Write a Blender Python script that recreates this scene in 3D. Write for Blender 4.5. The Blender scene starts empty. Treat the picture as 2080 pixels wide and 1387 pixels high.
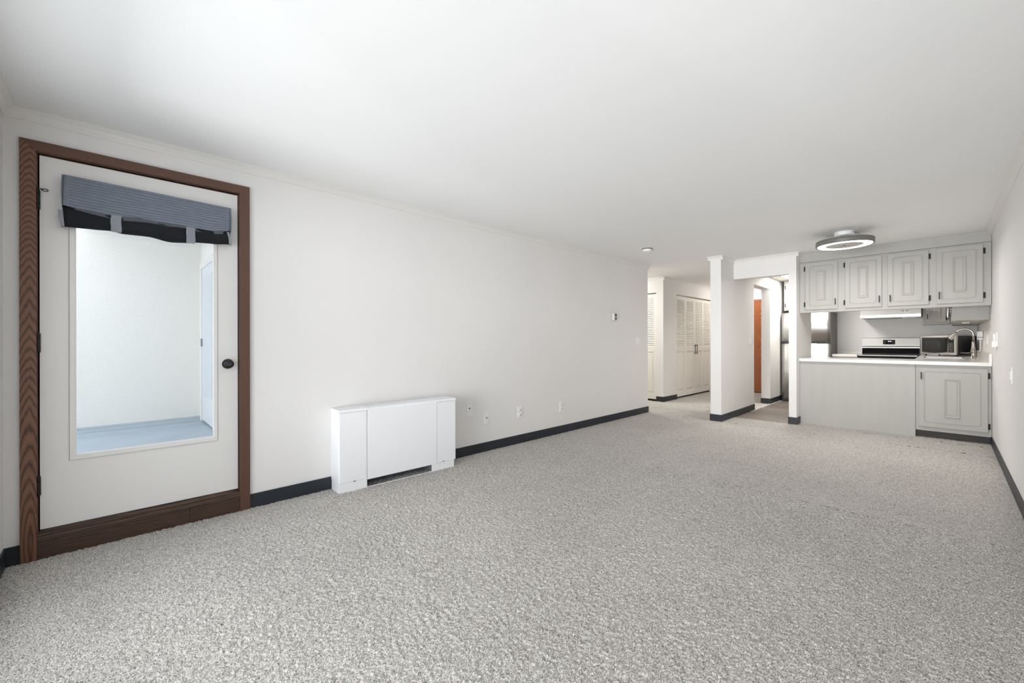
import bpy, bmesh, math, random
import numpy as np
from mathutils import Matrix, Vector

random.seed(7)
scene = bpy.context.scene
COL = scene.collection

# ------------------------------------------------------------------ camera
F_PX, YAW, ROLL, CAM_H = 848.0, math.radians(46.05), 0.0018, 1.159
cam_data = bpy.data.cameras.new('camera')
cam_data.sensor_width = 36.0
cam_data.sensor_fit = 'HORIZONTAL'
cam_data.lens = 36.0 * F_PX / 2080.0
cam_data.clip_start = 0.02
cam_data.shift_y = -0.4 / 2080.0
cam = bpy.data.objects.new('camera', cam_data)
COL.objects.link(cam)
cs, sn = math.cos(YAW), math.sin(YAW)
right0, fwd, up0 = Vector((cs, sn, 0)), Vector((-sn, cs, 0)), Vector((0, 0, 1))
right = right0 * math.cos(ROLL) - up0 * math.sin(ROLL)
up = right0 * math.sin(ROLL) + up0 * math.cos(ROLL)
m = Matrix((right, up, -fwd)).transposed().to_4x4()
m.translation = Vector((0, 0, CAM_H))
cam.matrix_world = m
scene.camera = cam

# ------------------------------------------------------------------ world, lights, exposure
world = bpy.data.worlds.new('overcast_sky')
scene.world = world
world.use_nodes = True
bg = world.node_tree.nodes['Background']
bg.inputs['Color'].default_value = (0.90, 0.95, 1.0, 1)
bg.inputs['Strength'].default_value = 1.9


def area_light(name, loc, rot, sx, sy, power, color=(1, 1, 1), spread=180.0):
    d = bpy.data.lights.new(name, 'AREA')
    d.shape = 'RECTANGLE'
    d.size, d.size_y = sx, sy
    d.energy = power
    d.color = color
    d.spread = math.radians(spread)
    o = bpy.data.objects.new(name, d)
    COL.objects.link(o)
    o.location = loc
    o.rotation_euler = rot
    return o


# daylight entering by the patio window in the near wall (behind the camera)
area_light('window_daylight', (-0.75, -6.2, 0.55), (math.radians(90), 0, 0), 3.9, 4.6, 870, (0.965, 0.98, 1.0))

vs = scene.view_settings
vs.view_transform = 'Standard'
vs.look = 'None'
vs.gamma = 1.0
vs.use_curve_mapping = False
vs.exposure = 0.42
scene.cycles.diffuse_bounces = 4
scene.cycles.glossy_bounces = 3
scene.cycles.max_bounces = 7
scene.cycles.transparent_max_bounces = 8
scene.cycles.sample_clamp_indirect = 6.0

# ------------------------------------------------------------------ key dimensions
LW, RW = -3.362, 0.36          # left / right wall planes
NW = -0.395                    # near wall plane
CH = 2.38                      # ceiling height
LEND = 6.313                   # far end of left wall
KY = 7.015                     # face of the peninsula and its wall cabinets
KB = 10.07                     # kitchen back wall
PX, PXL = -2.229, -2.375       # partition faces
HX = -3.714                    # closet wall face
HB = 10.42                     # hall end wall
CT = 0.912                     # counter height
KC = 2.315                     # kitchen ceiling

# ------------------------------------------------------------------ materials


def lin(c):
    def f(v):
        v = v / 255.0
        return v / 12.92 if v <= 0.04045 else ((v + 0.055) / 1.055) ** 2.4
    return (f(c[0]), f(c[1]), f(c[2]), 1)


MATS = {}


def mat(name, rgb, rough=0.5, metal=0.0, vary=None, bump=None, stretch=(1, 1, 1), coat=0.0, spec=None):
    """vary=(scale, amount) colour noise; bump=(scale, strength, distance)"""
    if name in MATS:
        return MATS[name]
    M = bpy.data.materials.new(name)
    M.use_nodes = True
    nt = M.node_tree
    b = nt.nodes['Principled BSDF']
    b.inputs['Base Color'].default_value = lin(rgb)
    b.inputs['Roughness'].default_value = rough
    b.inputs['Metallic'].default_value = metal
    if spec is not None:
        b.inputs['Specular IOR Level'].default_value = spec
    if coat:
        b.inputs['Coat Weight'].default_value = coat
        b.inputs['Coat Roughness'].default_value = 0.1
    tc = mp = None
    if vary or bump:
        tc = nt.nodes.new('ShaderNodeTexCoord')
        mp = nt.nodes.new('ShaderNodeMapping')
        mp.inputs['Scale'].default_value = stretch
        nt.links.new(tc.outputs['Object'], mp.inputs['Vector'])
    if vary:
        n = nt.nodes.new('ShaderNodeTexNoise')
        n.inputs['Scale'].default_value = vary[0]
        n.inputs['Detail'].default_value = 4 if vary[0] > 4 else 1
        nt.links.new(mp.outputs['Vector'], n.inputs['Vector'])
        r = nt.nodes.new('ShaderNodeValToRGB')
        a = vary[1]
        base = lin(rgb)
        r.color_ramp.elements[0].position = 0.3
        r.color_ramp.elements[1].position = 0.7
        r.color_ramp.elements[0].color = tuple(max(0, v * (1 - a)) for v in base[:3]) + (1,)
        r.color_ramp.elements[1].color = tuple(min(1, v * (1 + a)) for v in base[:3]) + (1,)
        nt.links.new(n.outputs['Fac'], r.inputs['Fac'])
        nt.links.new(r.outputs['Color'], b.inputs['Base Color'])
    if bump:
        n2 = nt.nodes.new('ShaderNodeTexNoise')
        n2.inputs['Scale'].default_value = bump[0]
        n2.inputs['Detail'].default_value = 3
        nt.links.new(mp.outputs['Vector'], n2.inputs['Vector'])
        bp = nt.nodes.new('ShaderNodeBump')
        bp.inputs['Strength'].default_value = bump[1]
        bp.inputs['Distance'].default_value = bump[2]
        nt.links.new(n2.outputs['Fac'], bp.inputs['Height'])
        nt.links.new(bp.outputs['Normal'], b.inputs['Normal'])
    MATS[name] = M
    return M


def emit(name, rgb, strength):
    M = bpy.data.materials.new(name)
    M.use_nodes = True
    nt = M.node_tree
    nt.nodes.clear()
    e = nt.nodes.new('ShaderNodeEmission')
    e.inputs['Color'].default_value = lin(rgb)
    e.inputs['Strength'].default_value = strength
    o = nt.nodes.new('ShaderNodeOutputMaterial')
    nt.links.new(e.outputs[0], o.inputs[0])
    return M


def glass_mat(name, tint=(1, 1, 1, 1), gloss=0.06):
    M = bpy.data.materials.new(name)
    M.use_nodes = True
    nt = M.node_tree
    nt.nodes.clear()
    t = nt.nodes.new('ShaderNodeBsdfTransparent')
    t.inputs['Color'].default_value = tint
    g = nt.nodes.new('ShaderNodeBsdfGlossy')
    g.inputs['Roughness'].default_value = 0.02
    mx = nt.nodes.new('ShaderNodeMixShader')
    mx.inputs['Fac'].default_value = gloss
    o = nt.nodes.new('ShaderNodeOutputMaterial')
    nt.links.new(t.outputs[0], mx.inputs[1])
    nt.links.new(g.outputs[0], mx.inputs[2])
    nt.links.new(mx.outputs[0], o.inputs[0])
    return M


def wood_mat(name, dark, mid, light, axis='Z', freq=16.0, curve=55.0, centre=0.0, rough=0.42, wob=1.2, power=1.35, slow=6.0, zpow=None):
    """cathedral grain: bands of along*freq + curve*(across-centre)^2, broken by noise.  axis = grain direction;
    across is the other in-plane axis (Y for Z-boards, Z for Y/X boards)."""
    M = bpy.data.materials.new(name)
    M.use_nodes = True
    nt = M.node_tree
    N, L = nt.nodes, nt.links
    b = N['Principled BSDF']
    b.inputs['Roughness'].default_value = rough
    tc = N.new('ShaderNodeTexCoord')
    sep = N.new('ShaderNodeSeparateXYZ')
    L.new(tc.outputs['Object'], sep.inputs[0])
    along = sep.outputs[axis]
    across = sep.outputs['Z' if axis in 'XY' else ('Y' if 'xface' not in name else 'X')]

    def math_(op, a, bb=None):
        n = N.new('ShaderNodeMath')
        n.operation = op
        for i, v in enumerate((a, bb)):
            if v is None:
                continue
            if isinstance(v, (int, float)):
                n.inputs[i].default_value = v
            else:
                L.new(v, n.inputs[i])
        return n.outputs[0]
    mp = N.new('ShaderNodeMapping')
    sc = {'X': (1.2, 14, 14), 'Y': (14, 1.2, 14), 'Z': (14, 14, 1.2)}[axis]
    mp.inputs['Scale'].default_value = sc
    L.new(tc.outputs['Object'], mp.inputs['Vector'])
    n1 = N.new('ShaderNodeTexNoise')
    n1.inputs['Scale'].default_value = 1.6
    n1.inputs['Detail'].default_value = 3
    L.new(mp.outputs[0], n1.inputs['Vector'])
    n0 = N.new('ShaderNodeTexNoise')
    n0.inputs['Scale'].default_value = 0.9
    n0.inputs['Detail'].default_value = 1
    L.new(tc.outputs['Object'], n0.inputs['Vector'])
    d = math_('SUBTRACT', across, centre)
    # straighten the arch with |d| so that the rings read as chevrons
    arch = math_('MULTIPLY', math_('POWER', math_('ABSOLUTE', d), power), curve)
    if zpow:
        along = math_('POWER', math_('ADD', along, 0.05), zpow)
    v = math_('ADD', math_('MULTIPLY', along, freq), arch)
    v = math_('ADD', v, math_('MULTIPLY', n1.outputs['Fac'], wob))
    v = math_('ADD', v, math_('MULTIPLY', n0.outputs['Fac'], slow))
    w = math_('SINE', math_('MULTIPLY', v, 6.283))
    w = math_('MULTIPLY_ADD', w, 0.5)
    w.node.inputs[2].default_value = 0.5
    fine = N.new('ShaderNodeTexNoise')
    fine.inputs['Scale'].default_value = 14
    fine.inputs['Detail'].default_value = 5
    L.new(mp.outputs[0], fine.inputs['Vector'])
    mix = math_('ADD', math_('MULTIPLY', w, 0.72), math_('MULTIPLY', fine.outputs['Fac'], 0.42))
    r = N.new('ShaderNodeValToRGB')
    cr = r.color_ramp
    cr.elements[0].position, cr.elements[0].color = 0.12, lin(dark)
    cr.elements[1].position, cr.elements[1].color = 0.95, lin(light)
    e = cr.elements.new(0.42)
    e.color = lin(mid)
    L.new(mix, r.inputs['Fac'])
    L.new(r.outputs['Color'], b.inputs['Base Color'])
    bp = N.new('ShaderNodeBump')
    bp.inputs['Strength'].default_value = 0.25
    bp.inputs['Distance'].default_value = 0.001
    L.new(mix, bp.inputs['Height'])
    L.new(bp.outputs['Normal'], b.inputs['Normal'])
    return M


M_wall = mat('wall_paint', (234, 232, 230), 0.7, vary=(1.2, 0.012))
M_ceil = mat('ceiling_paint', (242, 242, 241), 0.85, vary=(0.8, 0.01))
M_trim = mat('white_trim', (232, 230, 226), 0.5, vary=(2.0, 0.01))
M_door = mat('door_paint', (238, 236, 233), 0.55, vary=(1.5, 0.012))
M_closet = mat('closet_paint', (235, 232, 224), 0.5, vary=(2.0, 0.01))
M_base = mat('rubber_base', (34, 40, 47), 0.45, vary=(6, 0.15))
M_black = mat('black_metal', (30, 29, 28), 0.4, 0.3, vary=(30, 0.1))
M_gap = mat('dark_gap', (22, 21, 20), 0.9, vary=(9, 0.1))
M_cab = mat('cabinet_paint', (178, 176, 171), 0.5, vary=(3, 0.02), bump=(14, 0.08, 0.002), stretch=(5, 5, 0.7))
M_quartz = mat('white_quartz', (238, 236, 232), 0.22, vary=(40, 0.02))
M_white = mat('white_plastic', (240, 240, 238), 0.4, vary=(3, 0.01))
M_heater = mat('heater_enamel', (240, 241, 243), 0.35, vary=(2, 0.01))
M_galv = mat('galvanised_steel', (150, 155, 160), 0.45, 0.8, vary=(12, 0.15))
M_slot = mat('slot_shade_part_grey', (100, 102, 112), 0.7, vary=(12, 0.1))  # shade in the grille slots put into the colour; plain grey on small parts
M_ss = mat('brushed_steel', (190, 188, 184), 0.28, 1.0, vary=(3, 0.03), bump=(60, 0.05, 0.001), stretch=(1, 1, 30))
M_ssh = mat('brushed_steel_level', (214, 212, 208), 0.36, 0.9, vary=(3, 0.03), bump=(60, 0.05, 0.001), stretch=(1, 30, 30))
M_chrome = mat('brushed_nickel', (190, 182, 174), 0.22, 1.0, vary=(10, 0.03))
M_fside = mat('appliance_side', (120, 118, 116), 0.5, 0.2, vary=(20, 0.05))
M_glassblk = mat('black_glass', (14, 14, 16), 0.08, vary=(5, 0.1))
M_blkpl = mat('black_plastic', (24, 24, 26), 0.4, vary=(5, 0.1))
M_toe = mat('toe_kick', (62, 58, 55), 0.6, vary=(5, 0.2), stretch=(1, 8, 8))
M_fabric = mat('shade_fabric', (124, 132, 145), 0.9, vary=(25, 0.06), bump=(500, 0.35, 0.001))
M_strap = mat('shade_strap_fabric', (146, 148, 156), 0.9, vary=(30, 0.05), bump=(500, 0.3, 0.001))
M_lining = mat('shade_lining', (15, 17, 24), 0.85, vary=(20, 0.2), bump=(60, 0.4, 0.003), stretch=(1, 1, 6))
M_seam = mat('pleat_seam', (84, 91, 102), 0.95, vary=(20, 0.1))
M_stucco = mat('stucco', (246, 244, 239), 0.9, vary=(60, 0.03), bump=(150, 0.6, 0.010))
M_deck = mat('balcony_paint', (166, 178, 190), 0.6, vary=(3, 0.05), bump=(40, 0.1, 0.002))
M_bdoor = mat('balcony_door_paint', (222, 224, 228), 0.5, vary=(3, 0.02))
M_tile = mat('ceiling_tile', (222, 220, 214), 0.9, vary=(60, 0.05), bump=(140, 0.5, 0.003))
M_pane = glass_mat('door_glass', (0.985, 0.99, 0.99, 1), 0.03)
M_wpane = glass_mat('window_glass', (1, 1, 1, 1), 0.02)
M_wood_v = wood_mat('casing_oak', (46, 32, 25), (112, 76, 57), (126, 87, 66), 'Z', 9.5, 330, 0.004, wob=2.1, power=1.6, slow=12.0, zpow=1.75)
M_wood_h = wood_mat('head_oak', (66, 46, 36), (92, 64, 50), (110, 76, 60), 'Y', 1.2, 160, 0.4, wob=3.0)
M_wood_s = wood_mat('casing_oak_straight', (70, 46, 34), (92, 64, 50), (104, 72, 56), 'Z', 0.8, 160, 0.3, wob=2.0)
M_sill = wood_mat('sill_oak', (38, 28, 22), (64, 46, 36), (90, 64, 49), 'Y', 1.6, 120, 0.2, wob=3.5)
M_entry = wood_mat('entry_door_wood xface', (112, 56, 22), (152, 82, 37), (178, 106, 54), 'Z', 4.0, 160, 0.0, wob=4.5)

# vinyl planks: tone from Object Info random
M_plank = mat('vinyl_plank', (122, 112, 103), 0.45, vary=(9, 0.22), stretch=(0.5, 9, 9))
_nt = M_plank.node_tree
_oi = _nt.nodes.new('ShaderNodeObjectInfo')
_hs = _nt.nodes.new('ShaderNodeHueSaturation')
_mr = _nt.nodes.new('ShaderNodeMapRange')
_mr.inputs['To Min'].default_value, _mr.inputs['To Max'].default_value = 0.82, 1.12
_nt.links.new(_oi.outputs['Random'], _mr.inputs['Value'])
_nt.links.new(_mr.outputs[0], _hs.inputs['Value'])
_bs = _nt.nodes['Principled BSDF']
_src = _bs.inputs['Base Color'].links[0].from_socket
_nt.links.new(_src, _hs.inputs['Color'])
_nt.links.new(_hs.outputs[0], _bs.inputs['Base Color'])


def carpet_mat():
    M = bpy.data.materials.new('carpet_pile')
    M.use_nodes = True
    nt = M.node_tree
    N, L = nt.nodes, nt.links
    b = N['Principled BSDF']
    b.inputs['Roughness'].default_value = 1.0
    b.inputs['Specular IOR Level'].default_value = 0.1
    tc = N.new('ShaderNodeTexCoord')
    n = N.new('ShaderNodeTexNoise')
    n.inputs['Scale'].default_value = 215
    n.inputs['Detail'].default_value = 1.5
    n.inputs['Roughness'].default_value = 0.65
    L.new(tc.outputs['Object'], n.inputs['Vector'])
    r = N.new('ShaderNodeValToRGB')
    cr = r.color_ramp
    cr.elements[0].position, cr.elements[0].color = 0.32, lin((114, 110, 105))
    cr.elements[1].position, cr.elements[1].color = 0.68, lin((236, 232, 227))
    e = cr.elements.new(0.5)
    e.color = lin((187, 183, 178))
    L.new(n.outputs['Fac'], r.inputs['Fac'])
    # traffic / vacuum marks
    n2 = N.new('ShaderNodeTexNoise')
    n2.inputs['Scale'].default_value = 1.1
    n2.inputs['Detail'].default_value = 2
    L.new(tc.outputs['Object'], n2.inputs['Vector'])
    mr = N.new('ShaderNodeMapRange')
    mr.inputs['From Min'].default_value, mr.inputs['From Max'].default_value = 0.35, 0.65
    mr.inputs['To Min'].default_value, mr.inputs['To Max'].default_value = 0.95, 1.04
    L.new(n2.outputs['Fac'], mr.inputs['Value'])
    hs = N.new('ShaderNodeHueSaturation')
    L.new(mr.outputs[0], hs.inputs['Value'])
    L.new(r.outputs['Color'], hs.inputs['Color'])
    L.new(hs.outputs[0], b.inputs['Base Color'])
    return M


M_carpet = carpet_mat()

# ------------------------------------------------------------------ mesh helpers


class MB:
    """collects shapes (world coordinates unless the parent is rotated) for ONE mesh object"""

    def __init__(self):
        self.bm = bmesh.new()

    def _bevel(self, geom_edges, w, seg):
        bmesh.ops.bevel(self.bm, geom=geom_edges, offset=w, segments=seg, profile=0.7, affect='EDGES', clamp_overlap=True)

    def box(self, x0, x1, y0, y1, z0, z1, bevel=0.0, seg=2, only=None):
        x0, x1 = sorted((x0, x1)); y0, y1 = sorted((y0, y1)); z0, z1 = sorted((z0, z1))
        v = [self.bm.verts.new(p) for p in ((x0, y0, z0), (x1, y0, z0), (x1, y1, z0), (x0, y1, z0),
                                            (x0, y0, z1), (x1, y0, z1), (x1, y1, z1), (x0, y1, z1))]
        fs = [self.bm.faces.new([v[i] for i in f]) for f in
              ((3, 2, 1, 0), (4, 5, 6, 7), (0, 1, 5, 4), (1, 2, 6, 5), (2, 3, 7, 6), (3, 0, 4, 7))]
        if bevel:
            es = list({e for f in fs for e in f.edges})
            if only:
                es = [e for e in es if only((e.verts[0].co + e.verts[1].co) / 2)]
            self._bevel(es, bevel, seg)
        return self

    def prism(self, poly, a0, a1, axis='Y', bevel=0.0):
        """extrude a closed 2-D polygon along axis. poly in the two remaining axes in XYZ order"""
        def P(u, v, a):
            return {'X': (a, u, v), 'Y': (u, a, v), 'Z': (u, v, a)}[axis]
        A = [self.bm.verts.new(P(u, v, a0)) for u, v in poly]
        B = [self.bm.verts.new(P(u, v, a1)) for u, v in poly]
        n = len(poly)
        fs = [self.bm.faces.new(A), self.bm.faces.new(B[::-1])]
        for i in range(n):
            fs.append(self.bm.faces.new((A[i], B[i], B[(i + 1) % n], A[(i + 1) % n])))
        bmesh.ops.recalc_face_normals(self.bm, faces=fs)
        return self

    def loops(self, loops, cap0=True, cap1=True, closed=True, smooth=False):
        """bridge rings of equal vertex count"""
        R = [[self.bm.verts.new(p) for p in lp] for lp in loops]
        n = len(R[0])
        fs = []
        for a, b in zip(R, R[1:]):
            for i in range(n if closed else n - 1):
                fs.append(self.bm.faces.new((a[i], a[(i + 1) % n], b[(i + 1) % n], b[i])))
        for f in fs:
            f.smooth = smooth
        if cap0:
            fs.append(self.bm.faces.new(R[0][::-1]))
        if cap1:
            fs.append(self.bm.faces.new(R[-1]))
        bmesh.ops.recalc_face_normals(self.bm, faces=fs)
        return self

    def lathe(self, c, prof, n=24, axis='Z', smooth=True, cap=True):
        """prof: list of (radius, height along axis) from c"""
        lp = []
        for r, h in prof:
            ring = []
            for i in range(n):
                a = 2 * math.pi * i / n
                u, v = r * math.cos(a), r * math.sin(a)
                ring.append({'Z': (c[0] + u, c[1] + v, c[2] + h), 'X': (c[0] + h, c[1] + u, c[2] + v),
                             'Y': (c[0] + u, c[1] + h, c[2] + v)}[axis])
            lp.append(ring)
        return self.loops(lp, cap, cap, True, smooth)

    def tube(self, pts, rad, n=10, smooth=True):
        pts = [Vector(p) for p in pts]
        rads = rad if isinstance(rad, (list, tuple)) else [rad] * len(pts)
        lp = []
        prev = None
        for i, p in enumerate(pts):
            t = (pts[min(i + 1, len(pts) - 1)] - pts[max(i - 1, 0)]).normalized()
            if prev is None:
                prev = t.orthogonal().normalized()
            u = (prev - t * prev.dot(t)).normalized()
            prev = u
            w = t.cross(u)
            lp.append([p + (u * math.cos(2 * math.pi * k / n) + w * math.sin(2 * math.pi * k / n)) * rads[i] for k in range(n)])
        return self.loops(lp, True, True, True, smooth)

    def wall(self, axis, c0, c1, u0, u1, z0, z1, holes=()):
        """wall slab normal to axis from c0 to c1, u0..u1 along the other axis, with rectangular holes (u0,u1,z0,z1)"""
        us = sorted({u0, u1, *[h[0] for h in holes], *[h[1] for h in holes]})
        zs = sorted({z0, z1, *[h[2] for h in holes], *[h[3] for h in holes]})
        us = [u for u in us if u0 <= u <= u1]
        zs = [z for z in zs if z0 <= z <= z1]

        def solid(i, k):
            if i < 0 or k < 0 or i >= len(us) - 1 or k >= len(zs) - 1:
                return False
            cu, cz = (us[i] + us[i + 1]) / 2, (zs[k] + zs[k + 1]) / 2
            return not any(h[0] < cu < h[1] and h[2] < cz < h[3] for h in holes)
        cache = {}

        def V(c, u, z):
            key = (c, u, z)
            if key not in cache:
                cache[key] = self.bm.verts.new((c, u, z) if axis == 'X' else (u, c, z))
            return cache[key]
        fs = []
        for i in range(len(us) - 1):
            for k in range(len(zs) - 1):
                if not solid(i, k):
                    continue
                a, b, c, d = us[i], us[i + 1], zs[k], zs[k + 1]
                fs.append(self.bm.faces.new((V(c0, a, c), V(c0, b, c), V(c0, b, d), V(c0, a, d))))
                fs.append(self.bm.faces.new((V(c1, a, d), V(c1, b, d), V(c1, b, c), V(c1, a, c))))
                if not solid(i - 1, k): fs.append(self.bm.faces.new((V(c0, a, c), V(c0, a, d), V(c1, a, d), V(c1, a, c))))
                if not solid(i + 1, k): fs.append(self.bm.faces.new((V(c0, b, d), V(c0, b, c), V(c1, b, c), V(c1, b, d))))
                if not solid(i, k - 1): fs.append(self.bm.faces.new((V(c0, b, c), V(c0, a, c), V(c1, a, c), V(c1, b, c))))
                if not solid(i, k + 1): fs.append(self.bm.faces.new((V(c0, a, d), V(c0, b, d), V(c1, b, d), V(c1, a, d))))
        bmesh.ops.recalc_face_normals(self.bm, faces=fs)
        return self

    def build(self, name, material, parent=None, smooth=False):
        me = bpy.data.meshes.new(name)
        if smooth:
            for f in self.bm.faces:
                f.smooth = True
        off = world_off(parent)
        if off.length:
            bmesh.ops.translate(self.bm, verts=self.bm.verts, vec=-off)
        self.bm.to_mesh(me)
        self.bm.free()
        o = bpy.data.objects.new(name, me)
        me.materials.append(material)
        COL.objects.link(o)
        if parent is not None:
            o.parent = parent
        return o


LOCAL = set()   # roots built in local coordinates (rotated things)


def world_off(p):
    v = Vector((0, 0, 0))
    q = p
    while q is not None:
        if q.name in LOCAL:
            return Vector((0, 0, 0))
        v += q.location
        q = q.parent
    return v


def tag(o, label, cat=None, group=None, kind=None):
    if label: o['label'] = label
    if cat: o['category'] = cat
    if group: o['group'] = group
    if kind: o['kind'] = kind
    return o


def thing(name, loc, label, cat, group=None, rotz=0.0, local=False):
    o = bpy.data.objects.new(name, None)
    COL.objects.link(o)
    o.empty_display_size = 0.05
    o.location = loc
    o.rotation_euler = (0, 0, rotz)
    if local:
        LOCAL.add(o.name)
    return tag(o, label, cat, group)


def struct(o, label=None):
    o['kind'] = 'structure'
    if label:
        o['label'] = label
    return o


def sroot(name, loc, label):
    o = bpy.data.objects.new(name, None)
    COL.objects.link(o)
    o.location = loc
    return struct(o, label)


def copy_tree(o, parent=None):
    c = o.copy()
    COL.objects.link(c)
    c.parent = parent
    for ch in o.children:
        copy_tree(ch, c)
    return c


# ================================================================== THE SETTING
# floor slab, walls, ceiling
struct(MB().box(-6.2, RW + .12, NW - .15, HB + .15, -.16, -.02).build('floor', mat('subfloor', (150, 146, 140), .9, vary=(4, .05))), 'floor slab under the carpet')

DY0, DY1, DZ0, DZ1 = -.28, .642, 0.0, 2.176       # opening of the balcony door
struct(MB().wall('X', LW - .13, LW, NW - .13, LEND, -.02, CH, [(DY0, DY1, -.02, DZ1)]).build('wall_left', M_wall), 'long plain off-white wall with the glazed door')
WX0, WX1, WZ0, WZ1 = -2.75, .12, .12, 2.14
struct(MB().wall('Y', NW - .14, NW, LW, RW, -.02, CH, [(WX0, WX1, WZ0, WZ1)]).build('wall_near', M_wall), 'wall behind the camera with the patio window')
struct(MB().wall('X', RW, RW + .12, NW - .14, KB + .12, -.02, CH).build('wall_right', M_wall), 'off-white wall beside the kitchen')
struct(MB().wall('Y', KB, KB + .12, PX, RW, -.02, CH).build('wall_back', M_wall), 'kitchen back wall behind the range')
struct(MB().wall('X', PXL, PX, LEND, HB, -.02, CH, [(7.80, 8.735, -.02, 2.11)]).build('wall_partition', M_wall), 'white partition between hall and kitchen with a doorway')
struct(MB().wall('Y', 6.83, 6.95, PX, -1.515, 2.092, CH).build('wall_header', M_wall), 'white header over the kitchen entrance')
struct(MB().wall('X', -1.515, -1.425, 6.83, 7.756, -.02, CH).build('wall_post', M_wall), 'white stub wall at the end of the peninsula')
struct(MB().wall('Y', LEND - .13, LEND, -6.0, LW - .13, -.02, CH).build('wall_hall_side', M_wall), 'hall wall round the corner')
struct(MB().wall('X', -6.1, -6.0, LEND - .13, 7.7, -.02, CH).build('wall_hall_end', M_wall), 'far end of the side hall')
struct(MB().wall('Y', 7.572, 7.68, -6.0, HX, -.02, CH, [(-4.64, -3.856, -.02, 2.09)]).build('wall_closet_front', M_wall), 'white wall with the narrow louvred closet door')
struct(MB().wall('X', HX - .10, HX, 7.68, HB, -.02, CH, [(8.14, 9.93, -.02, 2.09)]).build('wall_closet_side', M_wall), 'white hall wall with the folding closet doors')
struct(MB().wall('Y', HB, HB + .12, HX - .1, PX, -.02, CH, [(-3.27, -2.42, -.02, 2.10)]).build('wall_entry', M_wall), 'hall end wall with the wooden entry door')
struct(MB().box(-6.1, RW + .12, NW - .14, HB + .12, CH, CH + .12).build('ceiling', M_ceil), 'smooth white ceiling')
# closet backs
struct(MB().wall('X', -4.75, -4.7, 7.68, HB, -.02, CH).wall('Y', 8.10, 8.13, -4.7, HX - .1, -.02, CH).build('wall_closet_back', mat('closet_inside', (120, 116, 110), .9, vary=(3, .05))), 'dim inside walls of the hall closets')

# baseboards ---------------------------------------------------------------
BH, BT = .098, .009


def baseboard(name, segs, label):
    b = MB()
    for x0, x1, y0, y1 in segs:
        b.box(x0, x1, y0, y1, -.015, BH, .004, 2, only=lambda c: c.z > BH - .001)
    return struct(b.build(name, M_base), label)


baseboard('baseboard_left', [(LW, LW + BT, NW, -.338), (LW, LW + BT, .70, LEND + BT), (LW - 2.2, LW + BT, LEND, LEND + BT)], 'dark rubber baseboard along the long left wall')
baseboard('baseboard_near', [(LW, WX0 - .06, NW, NW + BT), (WX1 + .06, RW - BT, NW, NW + BT)], 'dark rubber baseboard under the patio window wall')
baseboard('baseboard_right', [(RW - BT, RW, NW, KY + .06)], 'dark rubber baseboard along the right wall')
baseboard('baseboard_partition', [(PXL - BT, PX + BT, LEND - BT, LEND), (PX, PX + BT, LEND, 7.80), (PXL - BT, PXL, LEND, 7.80), (PXL - BT, PX + BT, 7.80, 7.80 + BT)], 'dark baseboard wrapping the partition end')
baseboard('baseboard_kitchen', [(PX, PX + BT, 8.735, KB), (PXL - BT, PXL, 8.735, HB), (PXL - BT, PX + BT, 8.735 - BT, 8.735)], 'dark baseboard beside the refrigerator')
baseboard('baseboard_post', [(-1.515 - BT, -1.425 + BT, 6.83 - BT, 6.83), (-1.425, -1.425 + BT, 6.83, KY), (-1.515 - BT, -1.515, 6.83, 7.756)], 'dark baseboard round the foot of the stub wall')
baseboard('baseboard_hall', [(-3.856, HX + BT, 7.572 - BT, 7.572), (HX, HX + BT, 7.572, 8.14), (-6, -4.64, 7.572 - BT, 7.572), (HX, HX + BT, 9.93, HB)], 'dark baseboard round the hall closet corner')

# crown mouldings ----------------------------------------------------------
CR = .042
prof = [(0, 0), (CR, 0), (CR, -.006), (CR - .006, -.010), (.020, -.020), (.010, -.034), (.010, -.042), (.006, -.052), (0, -.052)]
_trim_n = [0]


def crown(label, side, c, a0, a1):
    _trim_n[0] += 1
    b = MB()
    if side == '+X': b.prism([(c + u, CH + v) for u, v in prof], a0, a1, 'Y')
    if side == '-X': b.prism([(c - u, CH + v) for u, v in prof], a0, a1, 'Y')
    if side == '-Y': b.prism([(c - u, CH + v) for u, v in prof], a0, a1, 'X')
    if side == '+Y': b.prism([(c + u, CH + v) for u, v in prof], a0, a1, 'X')
    return struct(b.build('trim_%d' % _trim_n[0], M_trim), label)


crown('white crown moulding on the left wall', '+X', LW, NW, LEND + .02)
crown('white crown moulding on the near wall', '+Y', NW, LW, RW)
crown('white crown moulding on the right wall', '-X', RW, NW, KY - .004)
crown('white crown moulding across the partition end', '-Y', LEND, PXL - .03, PX + .03)
crown('white crown moulding on the partition side', '+X', PX, LEND, 6.83)
crown('white crown moulding on the header', '-Y', 6.83, PX, -1.40)
crown('white crown moulding on the stub wall', '+X', -1.425, 6.83 - .02, KY)
crown('white crown moulding over the narrow closet', '-Y', 7.572, -6.0, HX + .02)
crown('white crown moulding over the folding closet doors', '+X', HX, 7.572, HB)
crown('white crown moulding on the hall side of the partition', '-X', PXL, LEND, HB)
crown('white crown moulding above the entry door', '-Y', HB, HX, PXL)

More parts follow.
